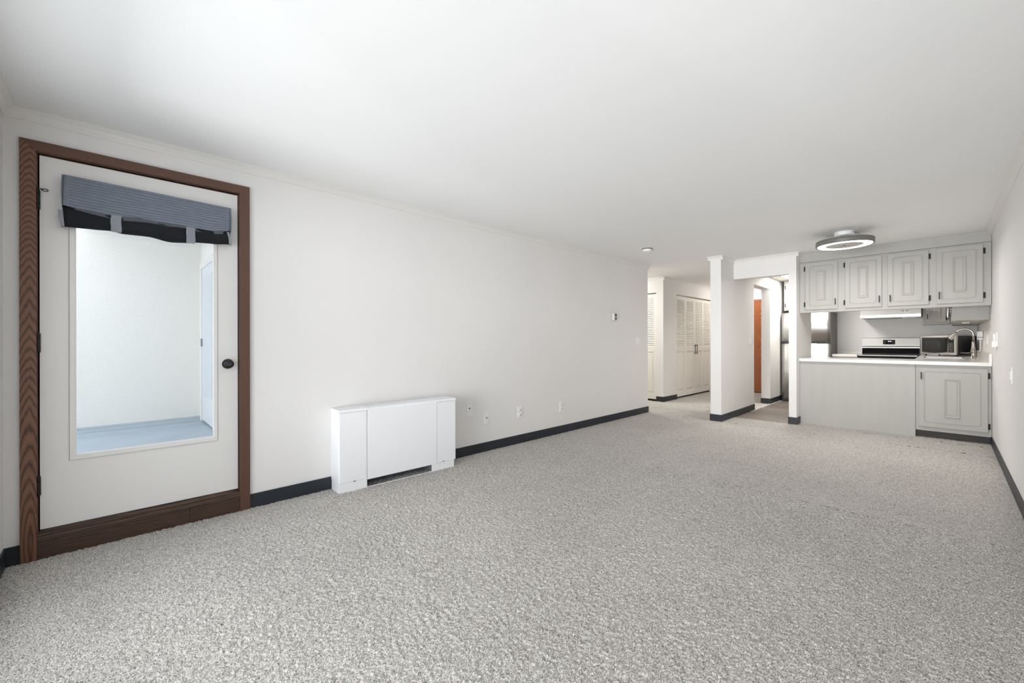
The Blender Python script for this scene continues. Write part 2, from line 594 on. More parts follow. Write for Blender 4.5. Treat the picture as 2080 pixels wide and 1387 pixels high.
# kitchen ceiling with lay-in tiles ----------------------------------------
kc = sroot('ceiling_kitchen', ((PX + RW) / 2, 8.5, KC), 'dropped tile ceiling over the kitchen')
gx = [PX + .001, -2.05, -1.44, -.83, -.22, RW - .001]
gy = [6.951, 7.60, 8.21, 8.48, 9.25, 9.70, KB - .001]
b = MB()
for i, x in enumerate(gx):
    b.box(max(x - .012, PX), min(x + .012, RW), 6.951 if i < 2 else 7.31, gy[-1], KC, KC + .02)
for k, y in enumerate(gy):
    xe = -1.516 if k == 0 else (-1.424 if y < 7.756 else gx[-1])
    b.box(gx[0], xe if k == 0 else gx[-1], max(y - .012, 6.951), min(y + .012, KB), KC, KC + .02)
b.build('grid', M_trim, kc)
LAMPCELL = (1, 3)
for i in range(len(gx) - 1):
    for k in range(len(gy) - 1):
        if (i, k) == LAMPCELL:
            continue
        ya = gy[k] + .012 if (k or i < 2) else 7.315
        xb = min(gx[i + 1] - .012, -1.516) if (i == 1 and k == 0) else gx[i + 1] - .012
        MB().box(gx[i] + .012, xb, ya, gy[k + 1] - .012, KC + .006, KC + .02).build('tile', M_tile, kc)
M_fluor = emit('fluorescent_diffuser', (255, 250, 242), 27.0)
t = thing('ceiling_light_panel', (-1.745, 8.86, KC), 'glowing fluorescent panel set in the kitchen tile ceiling', 'ceiling light')
x0, x1, y0, y1 = gx[1] + .012, gx[2] - .012, gy[3] + .012, gy[4] - .012
MB().box(x0, x1, y0, y1, KC + .004, KC + .012).build('diffuser', M_fluor, t)
MB().box(x0, x1, y0, y0 + .02, KC - .002, KC + .004).box(x0, x1, y1 - .02, y1, KC - .002, KC + .004).box(x0, x0 + .02, y0, y1, KC - .002, KC + .004).box(x1 - .02, x1, y0, y1, KC - .002, KC + .004).build('frame', M_trim, t)

# kitchen floor planks -----------------------------------------------------
fk = sroot('floor_kitchen', (-1.0, 8.4, -.02), 'grey-brown vinyl plank kitchen floor')
plank_mesh = {}
y, row = 6.835, 0
PW = .152
while y < KB - .01:
    y1 = min(y + PW - .002, KB)
    cuts = [PX] + [PX + .55 + .37 * (row % 3) + 1.22 * q for q in range(2)] + [RW]
    for xa, xb in zip(cuts, cuts[1:]):
        # the part under the peninsula is not floored beyond the post line
        if y < 7.0 and xa > -1.5:
            continue
        xb2 = min(xb, -1.43) if y < 7.0 else xb
        if xb2 - xa < .02:
            continue
        MB().box(xa + .001, xb2 - .001, y, y1, -.018, -.003, .001, 1).build('plank', M_plank, fk)
    y += PW
    row += 1
struct(MB().box(PX, -1.515, 6.815, 6.842, -.01, .002, .002).build('trim_12', mat('transition_strip', (150, 140, 130), .4, .4, vary=(9, .1))), 'thin strip where carpet meets the kitchen planks')

# carpet pile --------------------------------------------------------------


def carpet_mesh(name, rects):
    vs_, fs_, off = [], [], 0
    rng = np.random.default_rng(3)
    for (x0, x1, y0, y1, step, amp) in rects:
        nx, ny = max(2, int((x1 - x0) / step)), max(2, int((y1 - y0) / step))
        X, Y = np.meshgrid(np.linspace(x0, x1, nx), np.linspace(y0, y1, ny), indexing='ij')
        Z = rng.uniform(-1, 1, X.shape) * amp + .001
        jx = rng.uniform(-.35, .35, X.shape) * step
        jy = rng.uniform(-.35, .35, X.shape) * step
        jx[0] = jx[-1] = 0
        jy[:, 0] = jy[:, -1] = 0
        vs_.append(np.stack([(X + jx).ravel(), (Y + jy).ravel(), Z.ravel()], 1))
        i, k = np.meshgrid(np.arange(nx - 1), np.arange(ny - 1), indexing='ij')
        a = (i * ny + k).ravel() + off
        fs_.append(np.stack([a, a + ny, a + ny + 1, a + 1], 1))
        off += nx * ny
    V = np.concatenate(vs_).astype(np.float32)
    Fc = np.concatenate(fs_).astype(np.int32)
    me = bpy.data.meshes.new(name)
    me.vertices.add(len(V))
    me.vertices.foreach_set('co', V.ravel())
    me.loops.add(Fc.size)
    me.loops.foreach_set('vertex_index', Fc.ravel())
    me.polygons.add(len(Fc))
    me.polygons.foreach_set('loop_start', np.arange(0, Fc.size, 4, dtype=np.int32))
    me.polygons.foreach_set('loop_total', np.full(len(Fc), 4, dtype=np.int32))
    me.update(calc_edges=True)
    me.validate()
    o = bpy.data.objects.new(name, me)
    me.materials.append(M_carpet)
    COL.objects.link(o)
    return o


E_ = .002
c = carpet_mesh('carpet', [
    (LW + E_, RW - E_, NW + E_, 3.6, .0065, .0042),
    (LW + E_, RW - E_, 3.6, LEND, .012, .004),
    (-6.0, RW - E_, LEND, 6.832, .016, .004),
    (-1.43, RW - E_, 6.832, KY + .08, .016, .004),
    (-6.0, PX, 6.832, 7.572, .02, .004),
    (HX - .05, PX + .03, 7.572, HB, .02, .004),
])
tag(c, 'speckled grey cut-pile carpet covering the living room and hall floor', 'carpet', kind='stuff')

# ================================================================== DOOR TO THE BALCONY
d1 = sroot('door_1', (LW, .18, 0), 'white half-glazed balcony door in a dark oak frame')
SX = LW - .012                                       # face of the slab
CP = .020                                            # casing proud of wall
FO0, FO1, FT = -.338, .700, 2.228
FI0, FI1, FIT = -.279, .641, 2.176


# casings, mitred
b = MB()
b.prism([(FO0, -.01), (FI0, -.01), (FI0, FIT), (FO0, FT)], LW, LW + CP, 'X')
o = b.build('casing', M_wood_v, d1); o.location = (0, FO0 + .03 - .18, 0)
for v in o.data.vertices: v.co.y -= FO0 + .03 - .18
b = MB()
b.prism([(FI1, -.01), (FO1, -.01), (FO1, FT), (FI1, FIT)], LW, LW + CP, 'X')
b.build('casing', M_wood_s, d1)
b = MB()
b.prism([(FO0, FT), (FI0, FIT), (FI1, FIT), (FO1, FT)], LW, LW + CP, 'X')
b.build('casing', M_wood_h, d1)
# jamb lining
MB().box(LW - .13, LW + .004, DY0, DY0 + .004, 0, DZ1).build('jamb', M_wood_s, d1)
MB().box(LW - .13, LW + .004, DY1 - .004, DY1, 0, DZ1).build('jamb', M_wood_s, d1)
MB().box(LW - .13, LW + .004, DY0, DY1, DZ1 - .004, DZ1).build('jamb', M_wood_h, d1)
# dark weatherstrip stop behind the slab gap
MB().box(SX - .05, SX - .03, DY0 + .004, DY0 + .02, .12, DZ1 - .004).box(SX - .05, SX - .03, DY1 - .02, DY1 - .004, .12, DZ1 - .004).box(SX - .05, SX - .03, DY0 + .004, DY1 - .004, DZ1 - .02, DZ1 - .004).build('door_stop_strip', M_gap, d1)
# slab with glazing hole
GY0, GY1, GZ0, GZ1 = -.138, .502, .526, 1.94
S0, S1, SZ0, SZ1 = -.270, .634, .152, 2.163
MB().wall('X', SX - .044, SX, S0, S1, SZ0, SZ1, [(GY0 - .005, GY1 + .005, GZ0 - .005, GZ1 + .005)]).build('slab', M_door, d1)
# glazing bead
tr0, tr1, tz0, tz1 = -.160, .518, .503, 1.962
b = MB()
b.wall('X', SX - .004, SX + .007, tr0, tr1, tz0, tz1, [(GY0, GY1, GZ0, GZ1)])
b.build('glazing_bead', M_door, d1)
MB().wall('X', SX - .003, SX + .0006, tr0 - .0022, tr1 + .0022, tz0 - .0022, tz1 + .0022, [(tr0, tr1, tz0, tz1)]).build('bead_seam', M_slot, d1)
b = MB()
b.wall('X', SX - .030, SX + .004, GY0 - .004, GY1 + .004, GZ0 - .004, GZ1 + .004, [(GY0 + .003, GY1 - .003, GZ0 + .003, GZ1 - .003)])
b.build('inner_bead', M_door, d1)
MB().box(SX - .026, SX - .020, GY0, GY1, GZ0, GZ1).build('pane', M_pane, d1)
# sill boards below the slab
zb = [(.118, .148, .030), (.098, .120, .018)]
b = MB()
b.prism([(LW - .10, .100), (LW + .024, .100), (LW + .024, .112), (LW + .016, .120), (LW + .016, .134), (LW - .004, .146), (LW - .10, .146)], FI0, FI1, 'Y')
b.build('threshold', M_sill, d1)
MB().box(LW - .02, LW + .012, FI0, .365, -.01, .100, .002).build('kick_board', M_sill, d1)
MB().box(LW - .02, LW + .012, .366, FI1, -.01, .098, .002).build('kick_board', M_sill, d1)
MB().box(LW - .10, LW - .02, FI0, FI1, -.02, .10).build('sill_core', M_sill, d1)
# hinges
for z0 in (1.868, 1.103, .337):
    b = MB()
    b.lathe((LW + .006, -.2755, z0), [(.0055, 0), (.0055, .034), (.0048, .0345), (.0055, .035), (.0055, .07), (.0048, .0705), (.0055, .071), (.0055, .105), (.003, .110)], 10)
    b.box(LW - .01, LW + .003, -.286, -.266, z0 + .002, z0 + .103)
    b.build('hinge', M_black, d1)
# hinge-pin door stop
b = MB()
b.tube([(LW + .010, -.302, 1.986), (LW + .014, -.276, 1.979), (LW + .022, -.258, 1.974)], [.004, .0035, .003], 8)
b.lathe((LW + .010, -.302, 1.986), [(.001, -.006), (.007, -.005), (.007, .005), (.001, .006)], 10, 'Y')
for a in range(12):
    a0, a1 = a * math.pi / 6, (a + 1) * math.pi / 6
    b.tube([(LW + .022, -.247 + .011 * math.cos(a0), 1.972 + .006 * math.sin(a0)), (LW + .022, -.247 + .011 * math.cos(a1), 1.972 + .006 * math.sin(a1))], .0028, 6)
ds = b.build('hinge_pin_stop', M_black, d1)
# knob
kn = MB().lathe((SX, .576, 1.010), [(.030, 0), (.033, .003), (.033, .008), (.026, .012), (.013, .016), (.012, .030), (.020, .036), (.027, .046), (.027, .056), (.021, .063), (.010, .066), (.001, .0665)], 28, 'X').build('knob', M_black, d1)
MB().lathe((SX + .0660, .576, 1.010), [(.0115, 0), (.012, .0016), (.0095, .0016), (.009, .0004), (.001, .0004)], 20, 'X').box(SX + .066, SX + .0682, .5745 - .006, .5745 + .008, 1.0085, 1.0115).build('lock_button', mat('knob_button', (70, 72, 78), .3, .6, vary=(20, .1)), kn)

# ------------------------------------------------------------------ roman shade on the door
rs = thing('roman_shade', (-3.31, .20, 1.78), 'blue-grey pleated roman shade rolled up over the door glass', 'shade')
XS = -3.31
NP = 12
zt0, zt1 = 2.073, 2.057        # top left/right
ypts = [-.180 + i * (.764 / 36) for i in range(37)]


def edge_z(y):
    """bottom edge of the pleated front"""
    k = [(-.18, 1.900), (-.06, 1.890), (.03, 1.883), (.15, 1.886), (.25, 1.887), (.36, 1.886), (.45, 1.879), (.585, 1.893)]
    for (a, za), (bb, zb_) in zip(k, k[1:]):
        if a <= y <= bb:
            s = (y - a) / (bb - a)
            s = s * s * (3 - 2 * s)
            return za + (zb_ - za) * s
    return 1.893


rows = []
rowsB = []
seams = []
NR = 11
for r in range(NR * 3 + 1):
    f = r / (NR * 3)
    ph = r % 3
    ridge = .0014 if ph else 0.0
    row, rowb = [], []
    for y in ypts:
        s = (y + .18) / .764
        zt = zt0 + (zt1 - zt0) * s
        z = zt + (edge_z(y) - zt) * f
        wav = .007 * math.sin(s * 9 + f * 1.5) * f + .004 * math.sin(s * 21 + 1 + 2 * f) * f
        sag = -.004 * math.exp(-((s - .05) / .05) ** 2) * f
        x = XS - .024 + .026 * f ** .7 + ridge + wav
        z += .0035 * math.sin(s * 17 + r * .35) * math.sin(math.pi * f)
        row.append((x, y, z + sag))
        rowb.append((x - .004, y, z + sag))
    rows.append(row)
    rowsB.append(rowb)
b = MB()
b.loops([ra + rb[::-1] for ra, rb in zip(rows, rowsB)], True, True, True, smooth=True)
fr_ = b.build('pleated_front', M_fabric, rs)
for r in range(1, NR):
    row = rows[r * 3]
    MB().tube([(p[0] + .0004, p[1], p[2]) for p in row[1:-1]], .0011, 5).build('seam', M_seam, fr_)
# top board and side returns
MB().box(LW + .002, XS - .022, -.176, .584, 2.035, 2.056).build('head_rail', M_fabric, rs)
for ys, n_ in ((-.182, -1), (.585, 1)):
    zt = 2.072 if n_ < 0 else 2.056
    zb_ = edge_z(ys)
    b = MB()
    b.loops([[(LW - .008, ys, zt), (XS - .024, ys, zt), (XS - .02, ys + .004 * n_, zt), (LW - .008, ys + .004 * n_, zt)],
             [(LW - .008, ys, (zt + zb_) / 2), (XS - .006, ys, (zt + zb_) / 2), (XS - .004, ys + .007 * n_, (zt + zb_) / 2), (LW - .008, ys + .007 * n_, (zt + zb_) / 2)],
             [(LW - .008, ys, zb_), (XS, ys, zb_), (XS + .002, ys + .003 * n_, zb_), (LW - .008, ys + .003 * n_, zb_)]])
    b.build('side_return', M_fabric, rs)
# grey under-layer and dark rolled lining


def roll_bottom(y):
    k = [(-.19, 1.788), (-.06, 1.792), (.01, 1.797), (.05, 1.789), (.165, 1.791), (.27, 1.776), (.36, 1.783), (.40, 1.795), (.48, 1.800), (.59, 1.811)]
    for (a, za), (bb, zb_) in zip(k, k[1:]):
        if a <= y <= bb:
            s = (y - a) / (bb - a)
            s = s * s * (3 - 2 * s)
            return za + (zb_ - za) * s
    return 1.81


rings = []
for i, y in enumerate(ypts):
    y = -.182 + i * (.762 / 36)
    zb_ = roll_bottom(y)
    ztop = 1.912 - (1.912 - edge_z(y)) * .3
    hh = ztop - zb_
    ring = []
    for k in range(12):
        a = 2 * math.pi * k / 12
        ring.append((XS - .020 + .026 * math.cos(a) + .003 * math.sin(y * 30 + k), y, (ztop + zb_) / 2 + hh / 2 * math.sin(a)))
    rings.append(ring)
MB().loops(rings, True, True, True, True).build('rolled_lining', M_lining, rs)
for i in range(1):
    rr = []
    for y in ypts[2:-2]:
        z0 = edge_z(y) + .004
        bag = .014 + .012 * math.sin((y + .2) * 7) ** 2 + .01 * math.exp(-((y - .25) / .06) ** 2)
        rr.append([(XS - .010, y, z0), (XS + .001, y, z0), (XS + .006, y, z0 - bag), (XS - .002, y, z0 - bag)])
    MB().loops(rr).build('under_layer', mat('shade_under', (92, 95, 101), .9, vary=(25, .06), bump=(500, .3, .001)), rs)
for y0, y1 in ((.006, .050), (.348, .392)):
    lp = []
    for s in range(9):
        a = -math.pi / 2 + math.pi * s / 8 * 1.0
        ym = (y0 + y1) / 2
        zt_, zb_ = edge_z(ym) + .006, roll_bottom(ym) - .003
        z = zb_ + (zt_ - zb_) * s / 8
        bow = .012 * math.sin(math.pi * s / 8)
        x = XS + .001 + bow
        lp.append([(x, y0 + .002 * math.sin(s), z), (x, y1 + .002 * math.sin(s), z), (x - .003, y1, z), (x - .003, y0, z)])
    MB().loops(lp).build('strap', M_strap, rs)
# light edge bindings of the roll
MB().loops([[(XS - .035, -.197, 1.870), (XS + .004, -.199, 1.870), (XS + .006, -.181, 1.874), (XS - .035, -.181, 1.874)],
            [(XS - .035, -.197, 1.83), (XS + .010, -.197, 1.83), (XS + .012, -.178, 1.83), (XS - .035, -.178, 1.83)],
            [(XS - .035, -.190, 1.785), (XS, -.190, 1.787), (XS + .004, -.175, 1.787), (XS - .035, -.175, 1.785)]]).build('edge_binding', M_strap, rs)
MB().loops([[(XS - .035, .560, 1.888), (XS + .006, .562, 1.888), (XS + .006, .572, 1.888), (XS - .035, .588, 1.888)],
            [(XS - .035, .570, 1.85), (XS + .011, .570, 1.85), (XS + .011, .582, 1.85), (XS - .035, .590, 1.85)],
            [(XS - .035, .575, 1.808), (XS + .002, .574, 1.808), (XS + .002, .590, 1.808), (XS - .035, .592, 1.808)]]).build('edge_binding', M_strap, rs)

# ------------------------------------------------------------------ balcony beyond the glass
BZ, BX, BYR = .10, -7.35, .94
struct(MB().box(BX - .2, LW - .13, -3.2, 1.1, -.1, BZ).build('floor_balcony', M_deck), 'blue-grey painted balcony floor')
struct(MB().box(BX, BX + .16, -3.2, BYR, BZ, BZ + .010).box(BX, BX + .42, -3.2, BYR, BZ, BZ + .004).build('trim_13', M_deck), 'painted strips along the foot of the balcony wall')
struct(MB().wall('X', BX - .15, BX, -3.2, BYR + .1, -.1, 3.0).build('wall_balcony', M_stucco), 'rough white stucco balcony wall')
struct(MB().wall('Y', BYR, BYR + .12, BX, LW - .13, -.1, 3.0).build('wall_balcony_side', M_stucco), 'white side wall of the balcony')
struct(MB().wall('X', LW - .25, LW - .13, -5.4, NW - .13, -.1, 3.0).build('wall_light_block', M_stucco), 'added unseen wall keeping window light off the balcony')  # added out of view to block the window area light from the balcony
struct(MB().box(BX - .15, LW - .13, -.25, BYR + .1, 2.62, 2.75).build('ceiling_balcony', M_ceil), 'white soffit over the balcony')
d5 = sroot('door_5', (-6.5, BYR, BZ), 'pale glazed door on the balcony side wall')
MB().box(-6.90, -6.06, BYR - .045, BYR, BZ + .02, 2.13).build('slab', M_bdoor, d5)
b = MB().box(-7.00, -6.90, BYR - .06, BYR, BZ, 2.21, .004).box(-6.06, -5.96, BYR - .06, BYR, BZ, 2.21, .004).box(-6.90, -6.06, BYR - .06, BYR, 2.13, 2.21, .004)
b.build('casing', M_trim, d5)
MB().box(-6.905, -6.885, BYR - .065, BYR - .045, 1.10, 1.20, .003).build('hinge', M_galv, d5)
MB().box(-6.80, -6.16, BYR - .049, BYR - .045, BZ + .35, 2.0).build('door_light', mat('balcony_door_light', (206, 212, 220), .3, vary=(3, .02)), d5)

# patio window in the near wall --------------------------------------------
w1 = sroot('window_1', ((WX0 + WX1) / 2, NW - .07, WZ0), 'wide white-framed patio window in the near wall')
MB().wall('Y', NW - .14, NW + .012, WX0 - .06, WX1 + .06, WZ0 - .06, WZ1 + .06, [(WX0 + .03, WX1 - .03, WZ0 + .03, WZ1 - .03)]).build('window_frame', M_trim, w1)
xm = (WX0 + WX1) / 2
MB().wall('Y', NW - .10, NW - .06, WX0 + .03, xm + .03, WZ0 + .03, WZ1 - .03, [(WX0 + .08, xm - .02, WZ0 + .08, WZ1 - .08)]).build('sash', M_trim, w1)
MB().wall('Y', NW - .06, NW - .02, xm - .03, WX1 - .03, WZ0 + .03, WZ1 - .03, [(xm + .02, WX1 - .08, WZ0 + .08, WZ1 - .08)]).build('sash', M_trim, w1)
MB().box(WX0 + .08, xm - .02, NW - .083, NW - .077, WZ0 + .08, WZ1 - .08).build('pane', M_wpane, w1)
MB().box(xm + .02, WX1 - .08, NW - .043, NW - .037, WZ0 + .08, WZ1 - .08).build('pane', M_wpane, w1)

# ================================================================== CLOSET DOORS IN THE HALL


def louvre_panel(root, mapf, W, zb_, zt_, handle_u=None):
    """mapf(u, d, z): u across the panel, d outward"""
    def bx(bm_, u0, u1, d0, d1, z0, z1, bev=0.0):
        p, q = mapf(u0, d0, z0), mapf(u1, d1, z1)
        bm_.box(p[0], q[0], p[1], q[1], p[2], q[2], bev, 1)
    st = .055
    L0, L1 = 1.045, zt_ - .075
    P0, P1 = zb_ + .115, .945
    b_ = MB()
    bx(b_, 0, st, 0, .028, zb_, zt_, .002)
    bx(b_, W - st, W, 0, .028, zb_, zt_, .002)
    bx(b_, st, W - st, 0, .028, L1, zt_, .002)
    bx(b_, st, W - st, 0, .028, P1, L0, .002)
    bx(b_, st, W - st, 0, .028, zb_, P0, .002)
    pn = b_.build('door_panel', M_closet, root)
    # raised lower field
    lo = []
    for ins, d in ((0, .008), (.004, .012), (.035, .022), (.04, .022)):
        lo.append([mapf(u, d, z) for u, z in ((st + ins, P0 + ins), (W - st - ins, P0 + ins), (W - st - ins, P1 - ins), (st + ins, P1 - ins))])
    MB().loops(lo, False, True).build('raised_field', M_closet, pn)
    bb = MB()
    bx(bb, st, W - st, .004, .008, P0, P1)
    bb.build('field_back', M_closet, pn)
    ns = 27
    pitch = (L1 - L0) / ns
    first = None
    for i in range(ns):
        z0 = L0 + pitch * i
        if first is None:
            pts = [(.001, z0 + pitch * 1.06), (.0065, z0 + pitch * 1.13), (.027, z0 + pitch * .12), (.0215, z0 + pitch * .02)]
            first = MB().loops([[mapf(st, d, z) for d, z in pts], [mapf(W - st, d, z) for d, z in pts]]).build('slat', M_closet, pn)
        else:
            o_ = first.copy()
            COL.objects.link(o_)
            o_.parent = pn
            o_.location = first.location + Vector((0, 0, pitch * i))
    if handle_u is not None:
        h_ = MB()
        bx(h_, handle_u - .007, handle_u + .007, .052, .062, .875, 1.085, .003)
        bx(h_, handle_u - .006, handle_u + .006, .028, .054, .895, .907)
        bx(h_, handle_u - .006, handle_u + .006, .028, .054, 1.053, 1.065)
        h_.build('handle', M_black, pn)
    return pn


d3 = sroot('door_3', (HX, 9.03, 0), 'four-leaf white louvred folding closet doors with black pulls')
pw = .4425
for i in range(4):
    u0 = 8.148 + i * (pw + .002)
    louvre_panel(d3, lambda u, d, z, u0=u0: (HX - .045 + d, u0 + u, z), pw, .035, 2.068, {1: pw - .02, 2: .075}.get(i))
MB().box(HX - .05, HX - .012, 8.142, 9.928, 2.070, 2.09).build('track', mat('track_metal', (92, 84, 76), .4, .6, vary=(9, .1)), d3)
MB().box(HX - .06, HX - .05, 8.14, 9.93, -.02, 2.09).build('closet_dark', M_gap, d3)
d2 = sroot('door_2', (-4.25, 7.572, 0), 'narrow white louvred closet door at the hall corner')
for i in range(2):
    u0 = -4.636 + i * .389
    louvre_panel(d2, lambda u, d, z, u0=u0: (u0 + u, 7.572 + .045 - d, z), .386, .035, 2.068)
MB().box(-4.638, -3.858, 7.572 + .012, 7.572 + .05, 2.070, 2.09).build('track', MATS['track_metal'], d2)
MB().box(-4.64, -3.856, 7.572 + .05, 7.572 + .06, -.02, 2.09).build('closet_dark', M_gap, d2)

# entry door ---------------------------------------------------------------
d4 = sroot('door_4', (-2.845, HB, 0), 'orange-brown wooden entry door at the end of the hall')
MB().box(-3.265, -2.425, HB - .02, HB + .03, .012, 2.085, .002).build('slab', M_entry, d4)
MB().wall('Y', HB - .028, HB - .02, -3.255, -2.435, .03, 2.075, [(-3.15, -2.54, .22, .98), (-3.15, -2.54, 1.10, 2.015)]).build('stile_frame', M_entry, d4)
MB().box(-3.27, -2.42, HB - .03, HB + .06, -.01, .012).build('threshold', M_gap, d4)
MB().lathe((-2.50, HB - .028, 1.0), [(.03, 0), (.03, -.01), (.012, -.02), (.012, -.04), (.027, -.05), (.025, -.065), (.01, -.07)], 16, 'Y').build('knob', M_chrome, d4)
MB().wall('Y', HB - .014, HB, -3.33, -2.376, -.01, 2.16, [(-3.27, -2.42, -.02, 2.10)]).build('casing', M_trim, d4)

# ================================================================== CONVECTOR HEATER
hr = thing('convector_heater', (LW + .001, 1.255, 0), 'white enamel convector heater standing against the long wall', 'heater', rotz=math.radians(-2.0), local=True)
HW, HD, HT = 1.063, .172, .635        # length along Y, depth, height (local: x = out of wall, y = along wall)
b = MB()
b.box(0, HD, 0, .222, .078, .612, .012, 3, only=lambda c: c.x > HD - .002 and abs(c.z - .345) < .2)
b.build('end_panel', M_heater, hr)
b = MB()
b.box(0, HD, .862, HW, .072, .612, .010, 3, only=lambda c: c.x > HD - .002 and abs(c.z - .345) < .2)
b.build('end_panel', M_heater, hr)
b = MB()
b.prism([(.02, .066), (HD + .002, .066), (HD + .002, .618), (HD - .004, .630), (HD - .016, .634), (.14, .634), (.14, .60), (.02, .60)], .2245, .8595, 'Y')
b.build('front_panel', M_heater, hr)
# top lid with rounded front edge and grille bars
b = MB()
lid = [(0, .614), (HD + .004, .614), (HD + .005, .622), (HD - .001, .632), (HD - .012, .636), (0, .636)]
b.prism(lid, -.002, .222, 'Y')
b.prism(lid, .862, HW + .002, 'Y')
b.prism([(0, .614), (.02, .614), (.02, .636), (0, .636)], .222, .862, 'Y')
b.prism([(.105, .614), (.14, .614), (.14, .636), (.105, .636)], .222, .862, 'Y')
lidp = b.build('lid', M_heater, hr)
MB().box(.02, .105, .222, .862, .612, .620).build('grille_well', M_slot, lidp)
for i in range(26):
    y = .226 + i * .0246
    MB().box(.02, .105, y, y + .0100, .620, .636, .002, 1).build('grille_bar', M_heater, lidp)
# base
b = MB()
b.box(.004, HD - .004, .003, .2225, -.008, .076, .003)
b.box(.004, HD - .004, .818, HW - .016, -.008, .070, .003)
b.box(HD - .012, HD - .004, .2225, .818, -.008, .006)
b.build('plinth', M_heater, hr)
MB().box(.006, .016, .2225, .818, .0, .10).box(.016, HD - .014, .2225, .818, -.006, .001).box(.016, HD - .02, .2225, .2255, 0, .07).box(.016, HD - .02, .815, .818, 0, .07).build('duct_lining', mat('duct_grey', (104, 111, 118), .5, vary=(9, .06)), hr)
for yy in (.12, .93):
    MB().box(HD - .006, HD + .002, yy - .007, yy + .007, .071, .0785).build('latch', M_slot, hr)
MB().lathe((.10, .56, 0), [(.006, 0), (.006, .008), (.003, .010)], 10).build('screw', M_galv, hr)

# ================================================================== WALL PLATES


def plate_left(y0, y1, z0, z1, label, cat, holes=(), outlet=False, toggle=False, group=None):
    ym, zm = (y0 + y1) / 2, (z0 + z1) / 2
    t_ = thing('wall_plate' if not toggle else 'light_switch', (LW, ym, z0), label, cat, group)
    MB().box(LW, LW + .007, y0, y1, z0, z1, .003, 2).build('plate', M_white, t_)
    for (hy, hz) in holes:
        MB().lathe((LW + .0065, ym + hy, zm + hz), [(.007, 0), (.007, .004), (.004, .004), (.003, .010), (.001, .0105)], 12, 'X').build('jack', M_black, t_)
    if outlet:
        for dz in (-.026, .026):
            rc = MB().lathe((LW + .006, ym, zm + dz), [(.017, 0), (.017, .0025), (.001, .0026)], 16, 'X').build('receptacle', M_white, t_)
            MB().box(LW + .008, LW + .0092, ym - .007, ym - .005, zm + dz - .002, zm + dz + .008).box(LW + .008, LW + .0092, ym + .005, ym + .007, zm + dz - .002, zm + dz + .006).build('slot', M_slot, rc)
    for dz in (-.045, .045) if not outlet else (0,):
        MB().lathe((LW + .0065, ym, zm + dz), [(.003, 0), (.003, .001), (.001, .0015)], 8, 'X').build('screw', M_trim, t_)
    if toggle:
        MB().box(LW + .005, LW + .010, ym - .017, ym + .017, zm - .034, zm + .034, .002).build('rocker', M_white, t_)
    return t_


plate_left(2.596, 2.669, .394, .518, 'white cable plate just beside the heater with a dark jack near its top', 'wall plate', holes=[(0, .022)])
plate_left(2.823, 2.898, .287, .412, 'lowest white cable plate with a single dark jack at its middle', 'wall plate', holes=[(0, .004)])
plate_left(3.326, 3.402, .290, .418, 'white outlet plate third from the heater on the long wall', 'outlet', outlet=True)
plate_left(4.065, 4.140, .268, .400, 'white outlet plate farthest from the heater on the long wall', 'outlet', outlet=True)
plate_left(5.945, 6.065, 1.10, 1.215, 'white double switch plate near the hall corner of the long wall', 'light switch', toggle=True)

th = thing('thermostat', (LW, 5.30, 1.45), 'small white thermostat with a dark display high on the long wall', 'thermostat')
MB().box(LW, LW + .006, 5.245, 5.358, 1.450, 1.575, .002).build('back_plate', mat('thermostat_plate', (196, 194, 188), .5, vary=(5, .02)), th)
bd = MB().box(LW + .006, LW + .026, 5.262, 5.350, 1.458, 1.567, .004).build('body', M_white, th)
MB().box(LW + .026, LW + .0272, 5.298, 5.345, 1.520, 1.558).build('display', mat('lcd', (52, 52, 48), .3, vary=(9, .1)), bd)
MB().box(LW + .026, LW + .0275, 5.300, 5.345, 1.466, 1.512, .001).build('button_pad', M_slot, bd)

# partition switch (on kitchen face near the doorway)
ls = thing('light_switch', (PX, 7.61, 1.09), 'white light switch beside the kitchen doorway on the partition', 'light switch')
MB().box(PX, PX + .008, 7.565, 7.660, 1.085, 1.205, .003).build('plate', M_white, ls)
MB().box(PX + .006, PX + .013, 7.59, 7.635, 1.11, 1.18, .002).build('rocker', M_white, ls)

# right wall plates
ls = thing('light_switch', (RW, 5.03, .82), 'white light switch low on the right wall nearest the camera', 'light switch')
MB().box(RW - .007, RW, 4.99, 5.072, .822, .950, .003).build('plate', M_white, ls)
MB().box(RW - .012, RW - .005, 5.012, 5.048, .853, .919, .002).build('rocker', M_white, ls)
ap = thing('plug_adapter', (RW, 6.44, 1.09), 'white box plugged into the wall plate just above the counter end', 'plug')
MB().box(RW - .008, RW, 6.29, 6.62, 1.095, 1.240, .003).build('plate', M_white, ap)
MB().box(RW - .036, RW - .006, 6.33, 6.44, 1.090, 1.150, .006).build('adapter_body', M_white, ap)
MB().box(RW - .020, RW - .006, 6.47, 6.59, 1.120, 1.225, .004).build('dimmer', M_white, ap)
ls = thing('wall_plate', (RW, 7.76, 1.10), 'white outlet plate behind the counter between adapter and plug box', 'outlet')
MB().box(RW - .008, RW, 7.60, 7.72, 1.105, 1.228, .003).build('plate', M_white, ls)
MB().box(RW - .013, RW - .006, 7.635, 7.685, 1.120, 1.160, .003).box(RW - .013, RW - .006, 7.635, 7.685, 1.170, 1.21, .003).build('receptacle', M_white, ls)
ls = thing('plug_adapter', (RW, 8.55, 1.16), 'white plug box with a dark seam above the sink splash', 'plug')
pb = MB().box(RW - .055, RW - .004, 8.50, 8.62, 1.205, 1.282, .006).box(RW - .055, RW - .004, 8.50, 8.62, 1.168, 1.198, .006).build('body', M_white, ls)
MB().box(RW - .052, RW - .004, 8.503, 8.617, 1.197, 1.206).build('seam', M_slot, pb)
